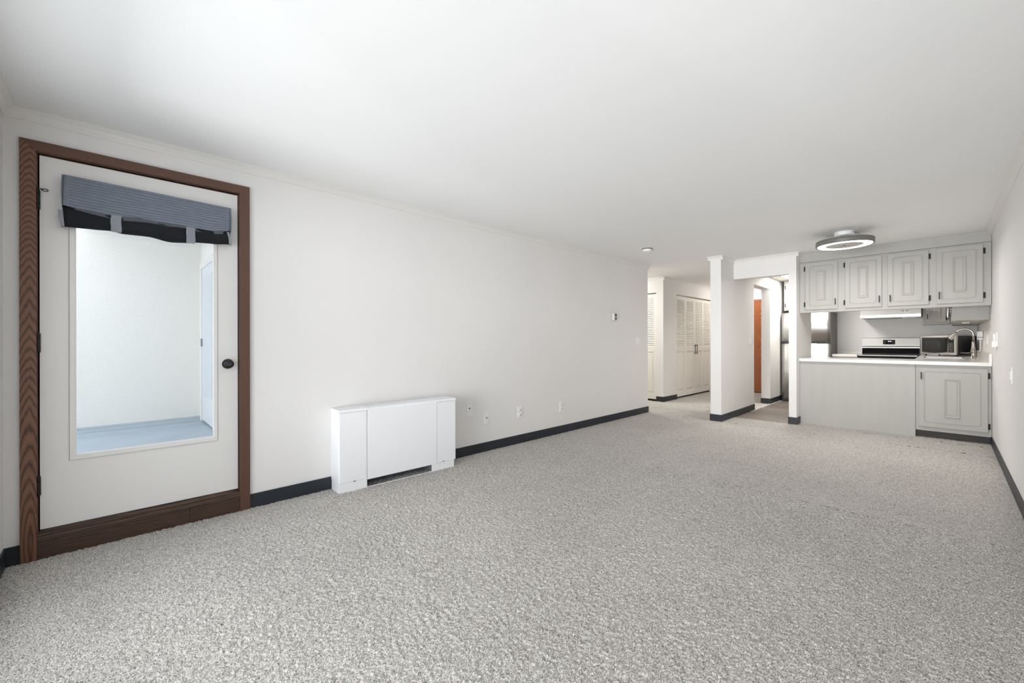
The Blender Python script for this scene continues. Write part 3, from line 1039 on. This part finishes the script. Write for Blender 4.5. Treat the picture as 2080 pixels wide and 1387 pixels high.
MB().tube([(RW - .012, 8.58, 1.17), (RW - .010, 8.585, 1.08), (RW - .024, 8.60, .93)], .003, 6).build('cord', M_slot, ls)

# smoke detector
sd = thing('smoke_detector', (-2.735, 5.125, CH - .045), 'round white smoke detector on the ceiling near the hall', 'smoke detector')
MB().lathe((-2.735, 5.125, CH), [(.066, 0), (.066, -.006), (.062, -.010)], 28).build('base', M_slot, sd)
MB().lathe((-2.735, 5.125, CH), [(.060, -.008), (.060, -.026), (.050, -.034), (.030, -.040), (.001, -.041)], 28).build('cover', M_white, sd)
MB().lathe((-2.715, 5.105, CH - .038), [(.008, 0), (.008, -.004), (.001, -.005)], 12).build('test_button', M_trim, sd)

# ================================================================== CEILING FAN LIGHT
FX, FY = -.785, 5.95
ft = thing('ceiling_fan_light', (FX, FY, 2.235), 'round bladeless ceiling fan with a glowing ring light before the cabinets', 'ceiling light')
RR = .262
MB().lathe((FX, FY, CH), [(.088, 0), (.090, -.004), (.090, -.046), (.084, -.050)], 32).build('canopy', M_white, ft)
for a in (-2.2, -.6, 1.0, 2.6):
    MB().lathe((FX + .089 * math.cos(a), FY + .089 * math.sin(a), CH - .018), [(.006, -.003), (.006, .003)], 8).build('screw', M_galv, ft)
cg = MB().lathe((FX, FY, CH), [(.080, -.048), (.100, -.056), (.155, -.078), (.190, -.094)], 40).build('cage', mat('fan_cage', (190, 188, 184), .5, vary=(9, .02)), ft)
first = None
for i in range(56):
    a = 2 * math.pi * i / 56
    if first is None:
        first = MB().tube([(FX + .095, FY, CH - .046), (FX + .125, FY, CH - .060), (FX + .200, FY, CH - .092)], .0038, 5).build('rib', M_white, cg)
        me0 = first.data
    else:
        o_ = first.copy()
        COL.objects.link(o_)
        o_.parent = cg
        # mesh is in thing-local coordinates (axis through the origin): spin it
        o_.rotation_euler = (0, 0, a)
ring_p = [(RR - .115, .058), (RR - .004, .058), (RR, .054), (RR, .003), (RR - .006, -.002), (RR - .012, .002)]
b = MB()
lp = []
for r_, h_ in ring_p + [(RR - .115, .010)]:
    lp.append([(FX + r_ * math.cos(2 * math.pi * i / 64), FY + r_ * math.sin(2 * math.pi * i / 64), 2.229 + h_) for i in range(64)])
b.loops(lp + [lp[0]], False, False, True, True)
b.build('ring_housing', mat('fan_ring_grey', (118, 116, 112), .5, .2, vary=(9, .03)), ft)
M_ring = emit('ring_light_diffuser', (255, 250, 243), 5.0)
lamp_d = bpy.data.lights.new('fan_ring_lamp', 'AREA')      # the ring lamp's own output, downwards
lamp_d.spread = math.radians(172)
lamp_d.shape, lamp_d.size, lamp_d.energy, lamp_d.color = 'DISK', .46, 13, (1.0, .975, .94)
lamp_o = bpy.data.objects.new('fan_ring_lamp', lamp_d)
COL.objects.link(lamp_o)
lamp_o.location = (FX, FY, 2.222)
lamp_o.parent = None
b = MB()
lp = []
for r_, h_ in ((RR - .088, .006), (RR - .014, .006), (RR - .018, -.001), (RR - .05, -.003), (RR - .084, -.001)):
    lp.append([(FX + r_ * math.cos(2 * math.pi * i / 64), FY + r_ * math.sin(2 * math.pi * i / 64), 2.229 + h_) for i in range(64)])
b.loops(lp + [lp[0]], False, False, True, True)
b.build('ring_diffuser', M_ring, ft)
MB().lathe((FX, FY, 2.229), [(RR - .087, .030), (RR - .087, .004), (RR - .10, -.001), (.001, -.001)], 48).build('centre_disc', mat('fan_disc', (196, 193, 188), .5, vary=(9, .02)), ft)
MB().lathe((FX, FY, 2.228), [(.016, 0), (.016, -.002), (.001, -.002)], 16).build('emblem', M_slot, ft)

# unseen dome lamps added to brighten the hall and side hall
M_dome = emit('added_hall_lamp_glow', (255, 250, 243), 40)
M_dome2 = emit('added_side_hall_glow', (255, 251, 245), 95)
for (hx, hy, lb) in ((-2.95, 9.75, 'added unseen dome lamp in the hall before the entry door'), (-4.75, 6.95, 'added unseen dome lamp round the corner of the side hall')):
    hl = thing('added_hall_lamp', (hx, hy, CH - .08), lb, 'ceiling light')
    MB().lathe((hx, hy, CH), [(.15, 0), (.15, -.018), (.14, -.022)], 28).build('added_lamp_base', M_white, hl)
    MB().lathe((hx, hy, CH - .022), [(.138, 0), (.128, -.025), (.095, -.045), (.05, -.056), (.001, -.058)], 28).build('added_lamp_glass', M_dome if hx > -4 else M_dome2, hl)

# ================================================================== CABINET DOORS


def cab_door(root, mapf, W, Hh, handle=None, hinge=None, handle_low=True, panel=(.36, .66)):
    """mapf(u, d, v): u across, d outward, v up (from door corner)"""
    T = .019

    def rr(ins_u, ins_v, r_, d, n=5):
        pts = []
        u0, u1, v0, v1 = ins_u, W - ins_u, ins_v, Hh - ins_v
        for cx, cz, a0 in ((u1 - r_, v1 - r_, 0), (u0 + r_, v1 - r_, 90), (u0 + r_, v0 + r_, 180), (u1 - r_, v0 + r_, 270)):
            for k in range(n + 1):
                a = math.radians(a0 + 90 * k / n)
                pts.append(mapf(cx + r_ * math.cos(a), d, cz + r_ * math.sin(a)))
        return pts
    g = .046
    lp = [rr(0, 0, .0006, 0), rr(0, 0, .0006, T - .004), rr(.004, .004, .0006, T),
          rr(g, g, .026, T), rr(g + .003, g + .003, .025, T - .0045), rr(g + .010, g + .010, .024, T - .003), rr(g + .013, g + .013, .023, T - .0005)]
    dr = MB().loops(lp).build('door', M_cab, root)
    # raised centre tablet
    pu = .0545
    pv0, pv1 = (Hh * .197, Hh * .815) if Hh < .66 else (Hh * .185, Hh * .82)
    uc = W / 2 + (.0 if W < .5 else .0)
    pu = .0535 if W < .5 else .064

    def rc(ins, d):
        return [mapf(u, d, v) for u, v in ((uc - pu + ins, pv0 + ins), (uc + pu - ins, pv0 + ins), (uc + pu - ins, pv1 - ins), (uc - pu + ins, pv1 - ins))]
    MB().loops([rc(0, T - .001), rc(0, T + .006), rc(.005, T + .009), rc(.010, T + .007), rc(.024, T + .0015), rc(.0245, T + .005), rc(.027, T + .006)]).build('raised_tablet', M_cab, dr)

    def bx(bm_, u0, u1, d0, d1, v0, v1, bev=0.0):
        p, q = mapf(u0, d0, v0), mapf(u1, d1, v1)
        bm_.box(p[0], q[0], p[1], q[1], p[2], q[2], bev, 2)
    if handle is not None:
        u = .024 if handle == 'l' else W - .024
        v0 = .056 if handle_low else Hh - .135
        h_ = MB()
        bx(h_, u - .0055, u + .0055, T + .020, T + .027, v0, v0 + .085, .002)
        bx(h_, u - .004, u + .004, T, T + .022, v0 + .006, v0 + .014)
        bx(h_, u - .004, u + .004, T, T + .022, v0 + .071, v0 + .079)
        h_.build('handle', M_black, dr)
    if hinge is not None:
        for v0 in ((.045, Hh - .110) if Hh < .66 else (.035, Hh - .105)):
            u = -.010 if hinge == 'l' else W + .010
            h_ = MB()
            bx(h_, u - .008, u + .008, -.0004, .005, v0, v0 + .066, .002)
            p, q = mapf(u * .45 if hinge == 'l' else W + .004, .012, v0 + .006), mapf(u * .45 if hinge == 'l' else W + .004, .012, v0 + .060)
            h_.tube([p, q], .0055, 8)
            h_.build('hinge', M_black, dr)
    return dr


# wall cabinet over the peninsula ------------------------------------------
UB, UT = 1.549, 2.252
UD = 7.30
uc_ = thing('wall_cabinet', (-.53, KY, UB), 'long greige wall cabinet with four raised-panel doors over the peninsula', 'cabinet')
b = MB()
b.box(-1.424, RW - .003, KY, KY + .019, UB, UT, .0015, 1)
b.build('face_frame', M_cab, uc_)
MB().box(-1.424, RW - .003, KY + .019, UD, UB + .012, UT + .1).build('carcass', M_cab, uc_)
b = MB()
b.box(-1.424, RW - .003, KY - .004, KY + .019, UT + .003, CH - .001)
b.build('soffit_board', M_cab, uc_)
for (x0, x1, hd, hg) in ((-1.356, -.993, 'r', 'l'), (-.917, -.551, 'r', 'l'), (-.497, -.1335, 'l', 'r'), (-.070, .296, 'l', 'r')):
    cab_door(uc_, lambda u, d, v, x0=x0: (x0 + u, KY - d, 1.586 + v), x1 - x0, .650, hd, hg)

# peninsula ------------------------------------------------------------------
pp = thing('peninsula_panel', (-.84, KY, 0), 'plain blue-grey painted panel closing the peninsula beside the stub wall', 'panel')
MB().box(-1.424, -.249, KY, KY + .019, -.004, .874, .001, 1).build('face_board', M_cab, pp)
MB().box(-1.424, -.249, KY + .019, 7.74, -.004, .872).build('core', M_cab, pp)

bc = thing('base_cabinet', (.055, KY, 0), 'blue-grey base cabinet with one raised-panel door at the right wall', 'cabinet')
MB().box(-.246, RW - .003, KY, KY + .019, .086, .874, .0015, 1).build('face_frame', M_cab, bc)
MB().box(-.246, RW - .003, KY + .019, 7.74, .086, .872).build('carcass', M_cab, bc)
MB().box(-.246, .300, KY + .055, KY + .07, -.006, .086).build('toe_kick', M_toe, bc)
MB().box(.300, RW - .011, KY + .052, KY + .062, -.006, .086).build('toe_kick_base', M_base, bc)
cab_door(bc, lambda u, d, v: (-.222 + u, KY - d, .134 + v), .552, .702, 'l', 'r', handle_low=False)

# countertop (L shaped) ------------------------------------------------------
ct = thing('countertop', (-.4, 7.4, .874), 'white quartz L-shaped countertop running from the peninsula to the range', 'countertop')
KX = -.285
b = MB()
YF = KY - .030
SKX0, SKX1, SKY0, SKY1 = -.215, .175, 8.25, 9.05
# slab built from a grid so the sink opening is real
xs = [-1.440, KX, SKX0, SKX1, RW - .002]
ys = [YF, 7.756, SKY0, SKY1, KB - .002]
V = {}


def VV(i, k, z):
    key = (i, k, z)
    if key not in V:
        V[key] = b.bm.verts.new((xs[i], ys[k], z))
    return V[key]


def solid(i, k):
    if not (0 <= i < 4 and 0 <= k < 4): return False
    if i == 0: return k == 0
    return not (i == 2 and k == 2)


fs = []
for i in range(4):
    for k in range(4):
        if not solid(i, k): continue
        for z, rev in ((.874, 1), (CT, 0)):
            q = [VV(i, k, z), VV(i + 1, k, z), VV(i + 1, k + 1, z), VV(i, k + 1, z)]
            fs.append(b.bm.faces.new(q[::-1] if rev else q))
        for (di, dk, e0, e1) in ((-1, 0, (i, k + 1), (i, k)), (1, 0, (i + 1, k), (i + 1, k + 1)), (0, -1, (i, k), (i + 1, k)), (0, 1, (i + 1, k + 1), (i, k + 1))):
            if not solid(i + di, k + dk):
                fs.append(b.bm.faces.new((VV(*e0, .874), VV(*e1, .874), VV(*e1, CT), VV(*e0, CT))))
bmesh.ops.recalc_face_normals(b.bm, faces=fs)
# notch for the stub wall: the slab starts at the post face behind the front edge
b.build('slab', M_quartz, ct)
MB().box(RW - .024, RW - .001, YF, KB - .002, CT, CT + .098, .002).build('backsplash', M_quartz, ct)
MB().box(KX, RW - .024, KB - .024, KB - .002, CT, CT + .098, .002).build('backsplash', M_quartz, ct)

rc_ = thing('base_cabinet', (.04, 8.9, 0), 'grey base cabinet under the sink counter along the right wall', 'cabinet')
b = MB()
b.box(KX + .02, KX + .04, 7.757, KB - .003, .09, .873)
b.box(KX + .04, RW - .003, 7.757, 7.777, .0, .873).box(KX + .04, RW - .003, KB - .025, KB - .003, .0, .873)
b.build('carcass', M_cab, rc_)
MB().box(KX + .08, KX + .09, 7.757, KB - .003, -.003, .09).build('toe_kick', M_toe, rc_)
for i in range(4):
    cab_door(rc_, lambda u, d, v, i=i: (KX + .02 - d, 7.80 + i * .40 + u, .14 + v), .37, .70, 'l', None, handle_low=False)

# sink and faucet
sk = thing('sink', (-.02, 8.65, .70), 'stainless steel sink basin sunk in the counter by the right wall', 'sink')
b = MB()
def rl(x0, x1, y0, y1, z): return [(x0, y0, z), (x1, y0, z), (x1, y1, z), (x0, y1, z)]
b.loops([rl(SKX0 - .010, SKX1 + .010, SKY0 - .010, SKY1 + .010, CT + .001), rl(SKX0 - .010, SKX1 + .010, SKY0 - .010, SKY1 + .010, CT + .003), rl(SKX0 + .004, SKX1 - .004, SKY0 + .004, SKY1 - .004, CT + .003),
         rl(SKX0 + .008, SKX1 - .008, SKY0 + .008, SKY1 - .008, CT - .02), rl(SKX0 + .02, SKX1 - .02, SKY0 + .02, SKY1 - .02, CT - .19), rl(SKX0 + .05, SKX1 - .05, SKY0 + .05, SKY1 - .05, CT - .20)], False, True)
b.build('basin', M_ssh, sk)
MB().lathe((-.02, 8.65, CT - .199), [(.045, 0), (.045, .003), (.03, .001), (.001, .001)], 20).build('drain', M_chrome, sk)

fc = thing('faucet', (.272, 8.65, CT), 'brushed nickel gooseneck faucet with pull-down spray head at the sink', 'faucet')
fx, fy = .272, 8.65
MB().lathe((fx, fy, CT), [(.030, 0), (.030, .006), (.026, .010), (.0245, .05), (.0235, .085), (.026, .092), (.026, .104), (.023, .112), (.020, .15), (.0155, .21), (.0145, .24)], 24).build('body', M_chrome, fc)
pts = [(fx, fy, CT + .235)]
Rg = .084
for i in range(0, 15):
    a = math.radians(180 * i / 14 * .86)
    pts.append((fx - Rg + Rg * math.cos(a), fy, CT + .327 + Rg * math.sin(a)))
nk = MB().tube(pts, .0125, 14).build('neck', M_chrome, fc)
e = Vector(pts[-1]); dv = (Vector(pts[-1]) - Vector(pts[-2])).normalized()
MB().tube([e - dv * .005, e + dv * .01, e + dv * .05, e + dv * .10, e + dv * .118, e + dv * .12], [.0135, .0150, .0175, .0225, .024, .018], 16).build('spray_head', M_chrome, fc)
MB().tube([(fx - .02, fy, CT + .075), (fx - .06, fy - .012, CT + .072), (fx - .125, fy - .025, CT + .074)], [.006, .0065, .005], 10).build('lever', M_chrome, fc)

# ================================================================== APPLIANCES
# refrigerator
RX0, RX1, RY0 = -2.195, -1.435, 9.345
rf = thing('refrigerator', (-1.815, 9.7, 0), 'stainless top-freezer refrigerator in the kitchen corner', 'refrigerator')
MB().box(RX0, RX1, RY0 + .055, KB - .02, .035, 1.685, .006).build('cabinet_body', M_fside, rf)


def bowed(x0, x1, z0, z1, yf, sag):
    """door with a gently bowed front"""
    n = 14
    prof_ = [(x0, yf + .05)] + [(x0 + (x1 - x0) * i / n, yf + sag * (2 * i / n - 1) ** 2) for i in range(n + 1)] + [(x1, yf + .05)]
    return MB().prism(prof_, z0, z1, 'Z')


M_fr = mat('fridge_steel', (200, 199, 197), 0.42, 1.0, vary=(3, 0.02), bump=(2.0, 0.22, 0.05), stretch=(5.5, 1, .5))
fd = bowed(RX0, RX1, 1.145, 1.690, RY0, .022).build('freezer_door', M_fr, rf)
ld = bowed(RX0, RX1, .060, 1.104, RY0, .022).build('fridge_door', M_fr, rf)
for o_ in (fd, ld):
    for p_ in o_.data.polygons:
        if p_.normal.y < -.5: p_.use_smooth = True
MB().box(RX0 + .002, RX1 - .002, RY0 + .018, RY0 + .055, 1.104, 1.145).build('handle_recess', M_blkpl, rf)
b = MB()
b.prism([(RX0 + .02, RY0 + .012), (RX1 - .10, RY0 + .012), (RX1 - .05, RY0 + .03), (RX0 + .02, RY0 + .03)], 1.116, 1.140, 'Z')
b.build('grip', M_blkpl, rf)
MB().box(RX0 + .30, RX0 + .36, RY0 + .008, RY0 + .014, 1.104, 1.114, .002).box(RX0 + .46, RX0 + .56, RY0 + .008, RY0 + .014, 1.104, 1.114, .002).build('badge', M_chrome, rf)
MB().box(RX0 + .01, RX1 - .01, RY0 + .03, RY0 + .06, .010, .058).build('kick_grille', M_blkpl, rf)
for x in (RX0 + .04, RX1 - .04):
    MB().lathe((x, RY0 + .05, -.003), [(.018, 0), (.018, .01), (.009, .014), (.009, .05)], 12).build('levelling_foot', M_chrome, rf)
MB().box(RX0 + .02, RX0 + .10, RY0 + .02, RY0 + .10, 1.690, 1.704, .003).build('hinge_cover', M_blkpl, rf)

# cabinet over the refrigerator
oc = thing('wall_cabinet', (-1.80, 9.6, 1.74), 'grey cabinet above the refrigerator reaching the tile ceiling', 'cabinet')
MB().box(-2.165, -1.436, 9.42, KB - .002, 1.74, KC - .002, .001, 1).build('carcass', M_cab, oc)
for i, (hd, hg) in enumerate((('r', 'l'), ('l', 'r'))):
    cab_door(oc, lambda u, d, v, i=i: (-2.135 + i * .345 + u, 9.42 - d, 1.765 + v), .325, .50, hd, hg)

# small counter between refrigerator and range
sc_ = thing('base_cabinet', (-1.25, 9.7, 0), 'narrow base cabinet between refrigerator and range', 'cabinet')
MB().box(-1.415, -1.075, 9.45, KB - .003, .09, .873).build('carcass', M_cab, sc_)
MB().box(-1.415, -1.075, 9.50, 9.51, -.003, .09).build('toe_kick', M_toe, sc_)
cab_door(sc_, lambda u, d, v: (-1.40 + u, 9.45 - d, .14 + v), .31, .70, 'r', None, handle_low=False)
c2 = thing('countertop', (-1.245, 9.7, .874), 'short white countertop between refrigerator and range', 'countertop')
MB().box(-1.425, -1.068, 9.42, KB - .002, .874, CT + .006, .002).build('slab', M_quartz, c2)
MB().box(-1.425, -1.068, KB - .024, KB - .002, CT + .006, CT + .05, .002).build('backsplash', M_quartz, c2)

# range
GX0, GX1 = -1.062, -.296
st = thing('kitchen_range', (-.68, 9.7, 0), 'stainless electric range with black glass cooktop and raised control guard', 'range')
MB().box(GX0, GX1, 9.42, KB - .03, .03, .900, .002).build('body', M_fside, st)
od = MB().box(GX0 + .004, GX1 - .004, 9.385, 9.42, .20, .80, .004).build('oven_door', M_ssh, st)
MB().box(GX0 + .10, GX1 - .10, 9.382, 9.386, .32, .66).build('oven_window', M_glassblk, od)
MB().tube([(GX0 + .05, 9.34, .755), (GX1 - .05, 9.34, .755)], .012, 12).box(GX0 + .06, GX0 + .08, 9.34, 9.386, .745, .765).box(GX1 - .08, GX1 - .06, 9.34, 9.386, .745, .765).build('oven_handle', M_chrome, od)
MB().box(GX0 + .004, GX1 - .004, 9.39, 9.42, .04, .19, .004).build('drawer', M_ssh, st)
cpn = MB().box(GX0 + .002, GX1 - .002, 9.385, 9.42, .805, .895, .004).build('control_strip', M_glassblk, st)
for i in range(4):
    MB().lathe((GX0 + .12 + i * .175, 9.386, .85), [(.022, 0), (.022, -.006), (.018, -.022), (.001, -.023)], 18, 'Y').build('knob', M_blkpl, cpn)
cko = MB().box(GX0, GX1, 9.355, KB - .10, .900, .920, .006).build('cooktop', M_glassblk, st)
MB().box(GX0 + .012, GX1 - .012, 9.352, 9.357, .902, .914, .002).build('front_trim', M_ssh, cko)
for (bxx, byy, br) in ((-.87, 9.52, .10), (-.49, 9.52, .075), (-.87, 9.80, .075), (-.49, 9.80, .10)):
    MB().lathe((bxx, byy, .920), [(br, 0), (br, .0006), (br - .004, .0006), (br - .004, 0)], 28).build('burner_ring', M_slot, cko)
g_ = MB()
g_.prism([(KB - .115, .920), (KB - .03, .920), (KB - .03, 1.205), (KB - .060, 1.210), (KB - .075, 1.200), (KB - .098, 1.062), (KB - .092, 1.042), (KB - .092, 1.026)], GX0 + .002, GX1 - .002, 'X')
gd = g_.build('back_guard', M_ssh, st)
MB().prism([(KB - .118, .9225), (KB - .1155, .9225), (KB - .0925, 1.020), (KB - .0945, 1.022)], GX0 + .004, GX1 - .004, 'X').build('vent_panel', M_glassblk, gd)
MB().box(GX0 + .004, GX1 - .004, KB - .103, KB - .092, 1.020, 1.030).build('vent_slot', M_blkpl, gd)


def guard_y(z): return KB - .098 + (.098 - .075) * (z - 1.062) / (1.200 - 1.062)


dx0, dx1, dz0, dz1 = -.772, -.612, 1.092, 1.172
b = MB()
b.loops([[(dx0, guard_y(dz0) - .002, dz0), (dx1, guard_y(dz0) - .002, dz0), (dx1, guard_y(dz1) - .002, dz1), (dx0, guard_y(dz1) - .002, dz1)],
         [(dx0, guard_y(dz0) + .004, dz0), (dx1, guard_y(dz0) + .004, dz0), (dx1, guard_y(dz1) + .004, dz1), (dx0, guard_y(dz1) + .004, dz1)]])
dp = b.build('display', M_glassblk, gd)
M_led = emit('display_digits', (230, 240, 255), 1.6)
b = MB()
for i in range(4):
    xx = -.706 + i * .011 + (.004 if i > 1 else 0)
    zc = 1.146
    b.box(xx, xx + .007, guard_y(zc) - .0035, guard_y(zc) - .0025, zc - .007, zc + .007)
b.build('clock_digits', M_led, dp)
b = MB()
for zz in (1.112, 1.130, 1.150):
    for xx in (-.756, -.742, -.636, -.650):
        b.box(xx, xx + .007, guard_y(zz) - .003, guard_y(zz) - .0022, zz, zz + .004)
b.build('touch_keys', mat('touch_key_grey', (130, 132, 136), .4, vary=(9, .1)), dp)

# range hood
hd_ = thing('range_hood', (-.655, 9.8, 1.545), 'slim stainless range hood fixed above the range', 'range hood')
HX0, HX1 = -1.045, -.272
b = MB()
b.prism([(9.575, 1.556), (9.572, 1.604), (9.586, 1.610), (9.592, 1.70), (KB - .003, 1.70), (KB - .003, 1.552), (9.60, 1.550)], HX0, HX1, 'X')
bd = b.build('body', M_ssh, hd_)
MB().box(HX0 + .02, HX1 - .25, 9.65, KB - .05, 1.548, 1.556).build('filter', M_galv, bd)
MB().box(HX1 - .23, HX1 - .03, 9.66, 9.76, 1.540, 1.556, .003).build('lamp_lens', M_white, bd)
for i in range(2):
    MB().box(HX1 - .235 + i * .055, HX1 - .205 + i * .055, 9.582, 9.600, 1.655, 1.664).build('switch', M_blkpl, bd)
# cabinet above hood (hidden mostly)
hc = thing('wall_cabinet', (-.655, 9.9, 1.702), 'grey wall cabinet directly above the range hood', 'cabinet')
MB().box(-1.06, -.262, 9.76, KB - .002, 1.702, KC - .002, .001, 1).build('carcass', M_cab, hc)
for i, (hd2, hg2) in enumerate((('r', 'l'), ('l', 'r'))):
    cab_door(hc, lambda u, d, v, i=i: (-1.05 + i * .395 + u, 9.76 - d, 1.73 + v), .375, .53, hd2, None)
# cabinet right of hood
kc2 = thing('wall_cabinet', (-.10, 9.9, 1.425), 'grey corner wall cabinet beside the range hood with a small door', 'cabinet')
MB().box(-.258, .054, 9.76, KB - .002, 1.425, KC - .002, .001, 1).build('carcass', M_cab, kc2)
cab_door(kc2, lambda u, d, v: (-.225 + u, 9.76 - d, 1.455 + v), .235, .84, 'l', 'r')
MB().box(.022, .042, 9.735, 9.752, 1.53, 1.68, .002).build('corner_hinge', M_chrome, kc2)

# wall cabinet along the right wall
rcw = thing('wall_cabinet', (.21, 8.6, 1.40), 'grey wall cabinet along the right wall dropping below the peninsula cabinets', 'cabinet')
MB().box(.080, RW - .002, UD + .001, KB - .003, 1.400, KC - .002, .001, 1).build('carcass', M_cab, rcw)
MB().box(.058, .084, UD + .001, UD + .022, 1.392, 2.2, .008, 3).build('end_moulding', M_cab, rcw)
for i in range(4):
    cab_door(rcw, lambda u, d, v, i=i: (.080 - d, 7.36 + i * .66 + u, 1.425 + v), .60, .84, 'l', None)
pk = thing('puck_light', (.19, 8.15, 1.385), 'small round white puck light under the right wall cabinet', 'light')
MB().lathe((.19, 8.15, 1.400), [(.038, 0), (.038, -.010), (.032, -.014)], 24).build('housing', M_white, pk)
MB().lathe((.19, 8.15, 1.387), [(.030, 0), (.028, -.004), (.001, -.004)], 20).build('lens', mat('puck_lens', (236, 230, 214), .3, vary=(9, .01)), pk)

# microwave, turned in the corner
mw = thing('microwave', (-.288, 9.70, CT), 'compact stainless microwave with black case turned in the counter corner', 'microwave', rotz=math.radians(-35.5), local=True)
W_, D_, H0, H1 = .505, .375, .022, .322
MB().box(0, W_, .03, D_, H0, H1, .004).build('case', M_blkpl, mw)
MB().box(.002, W_ - .112, 0, .03, H0, H1, .004).build('door', M_ss, mw)
dm = mw.children[1]
n_ = 10
pl = [(.030, .050)] + [(.030 + (.375 - .030) * i / n_, .050 - .014 * math.sin(math.pi * i / n_)) for i in range(1, n_)] + [(.385, .050), (.392, .282), (.030, .282)]
MB().prism([(x, z + .012) for x, z in pl], -.003, .002, 'Y').build('window', M_glassblk, dm)
MB().box(.075, .295, -.0045, -.002, .105, .250, .001, 1).build('window_screen', mat('oven_screen', (40, 40, 40), .25, vary=(30, .2)), dm)
cp = MB().box(W_ - .110, W_ - .002, 0, .03, H0, H1, .004).build('control_panel', M_ss, mw)
MB().box(W_ - .109, W_ - .034, -.003, .001, .060, .294, .001, 1).build('panel_glass', M_glassblk, cp)
b = MB()
for i in range(3):
    for k in range(6):
        b.box(W_ - .100 + i * .020, W_ - .089 + i * .020, -.0042, -.0028, .076 + k * .025, .086 + k * .025)
b.build('keypad', mat('key_print', (176, 172, 164), .5, vary=(9, .05)), cp)
b = MB()
for x in (.04, W_ - .04):
    for y in (.06, D_ - .05):
        b.lathe((x, y, 0), [(.012, 0), (.012, .024)], 10)
b.build('feet', M_blkpl, mw)
MB().tube([(W_ + .001, D_ - .05, .26), (W_ + .014, D_ - .04, .20), (W_ + .012, D_ - .045, .10), (W_ - .01, D_ - .02, .03)], .005, 8).build('power_cord', M_blkpl, mw)
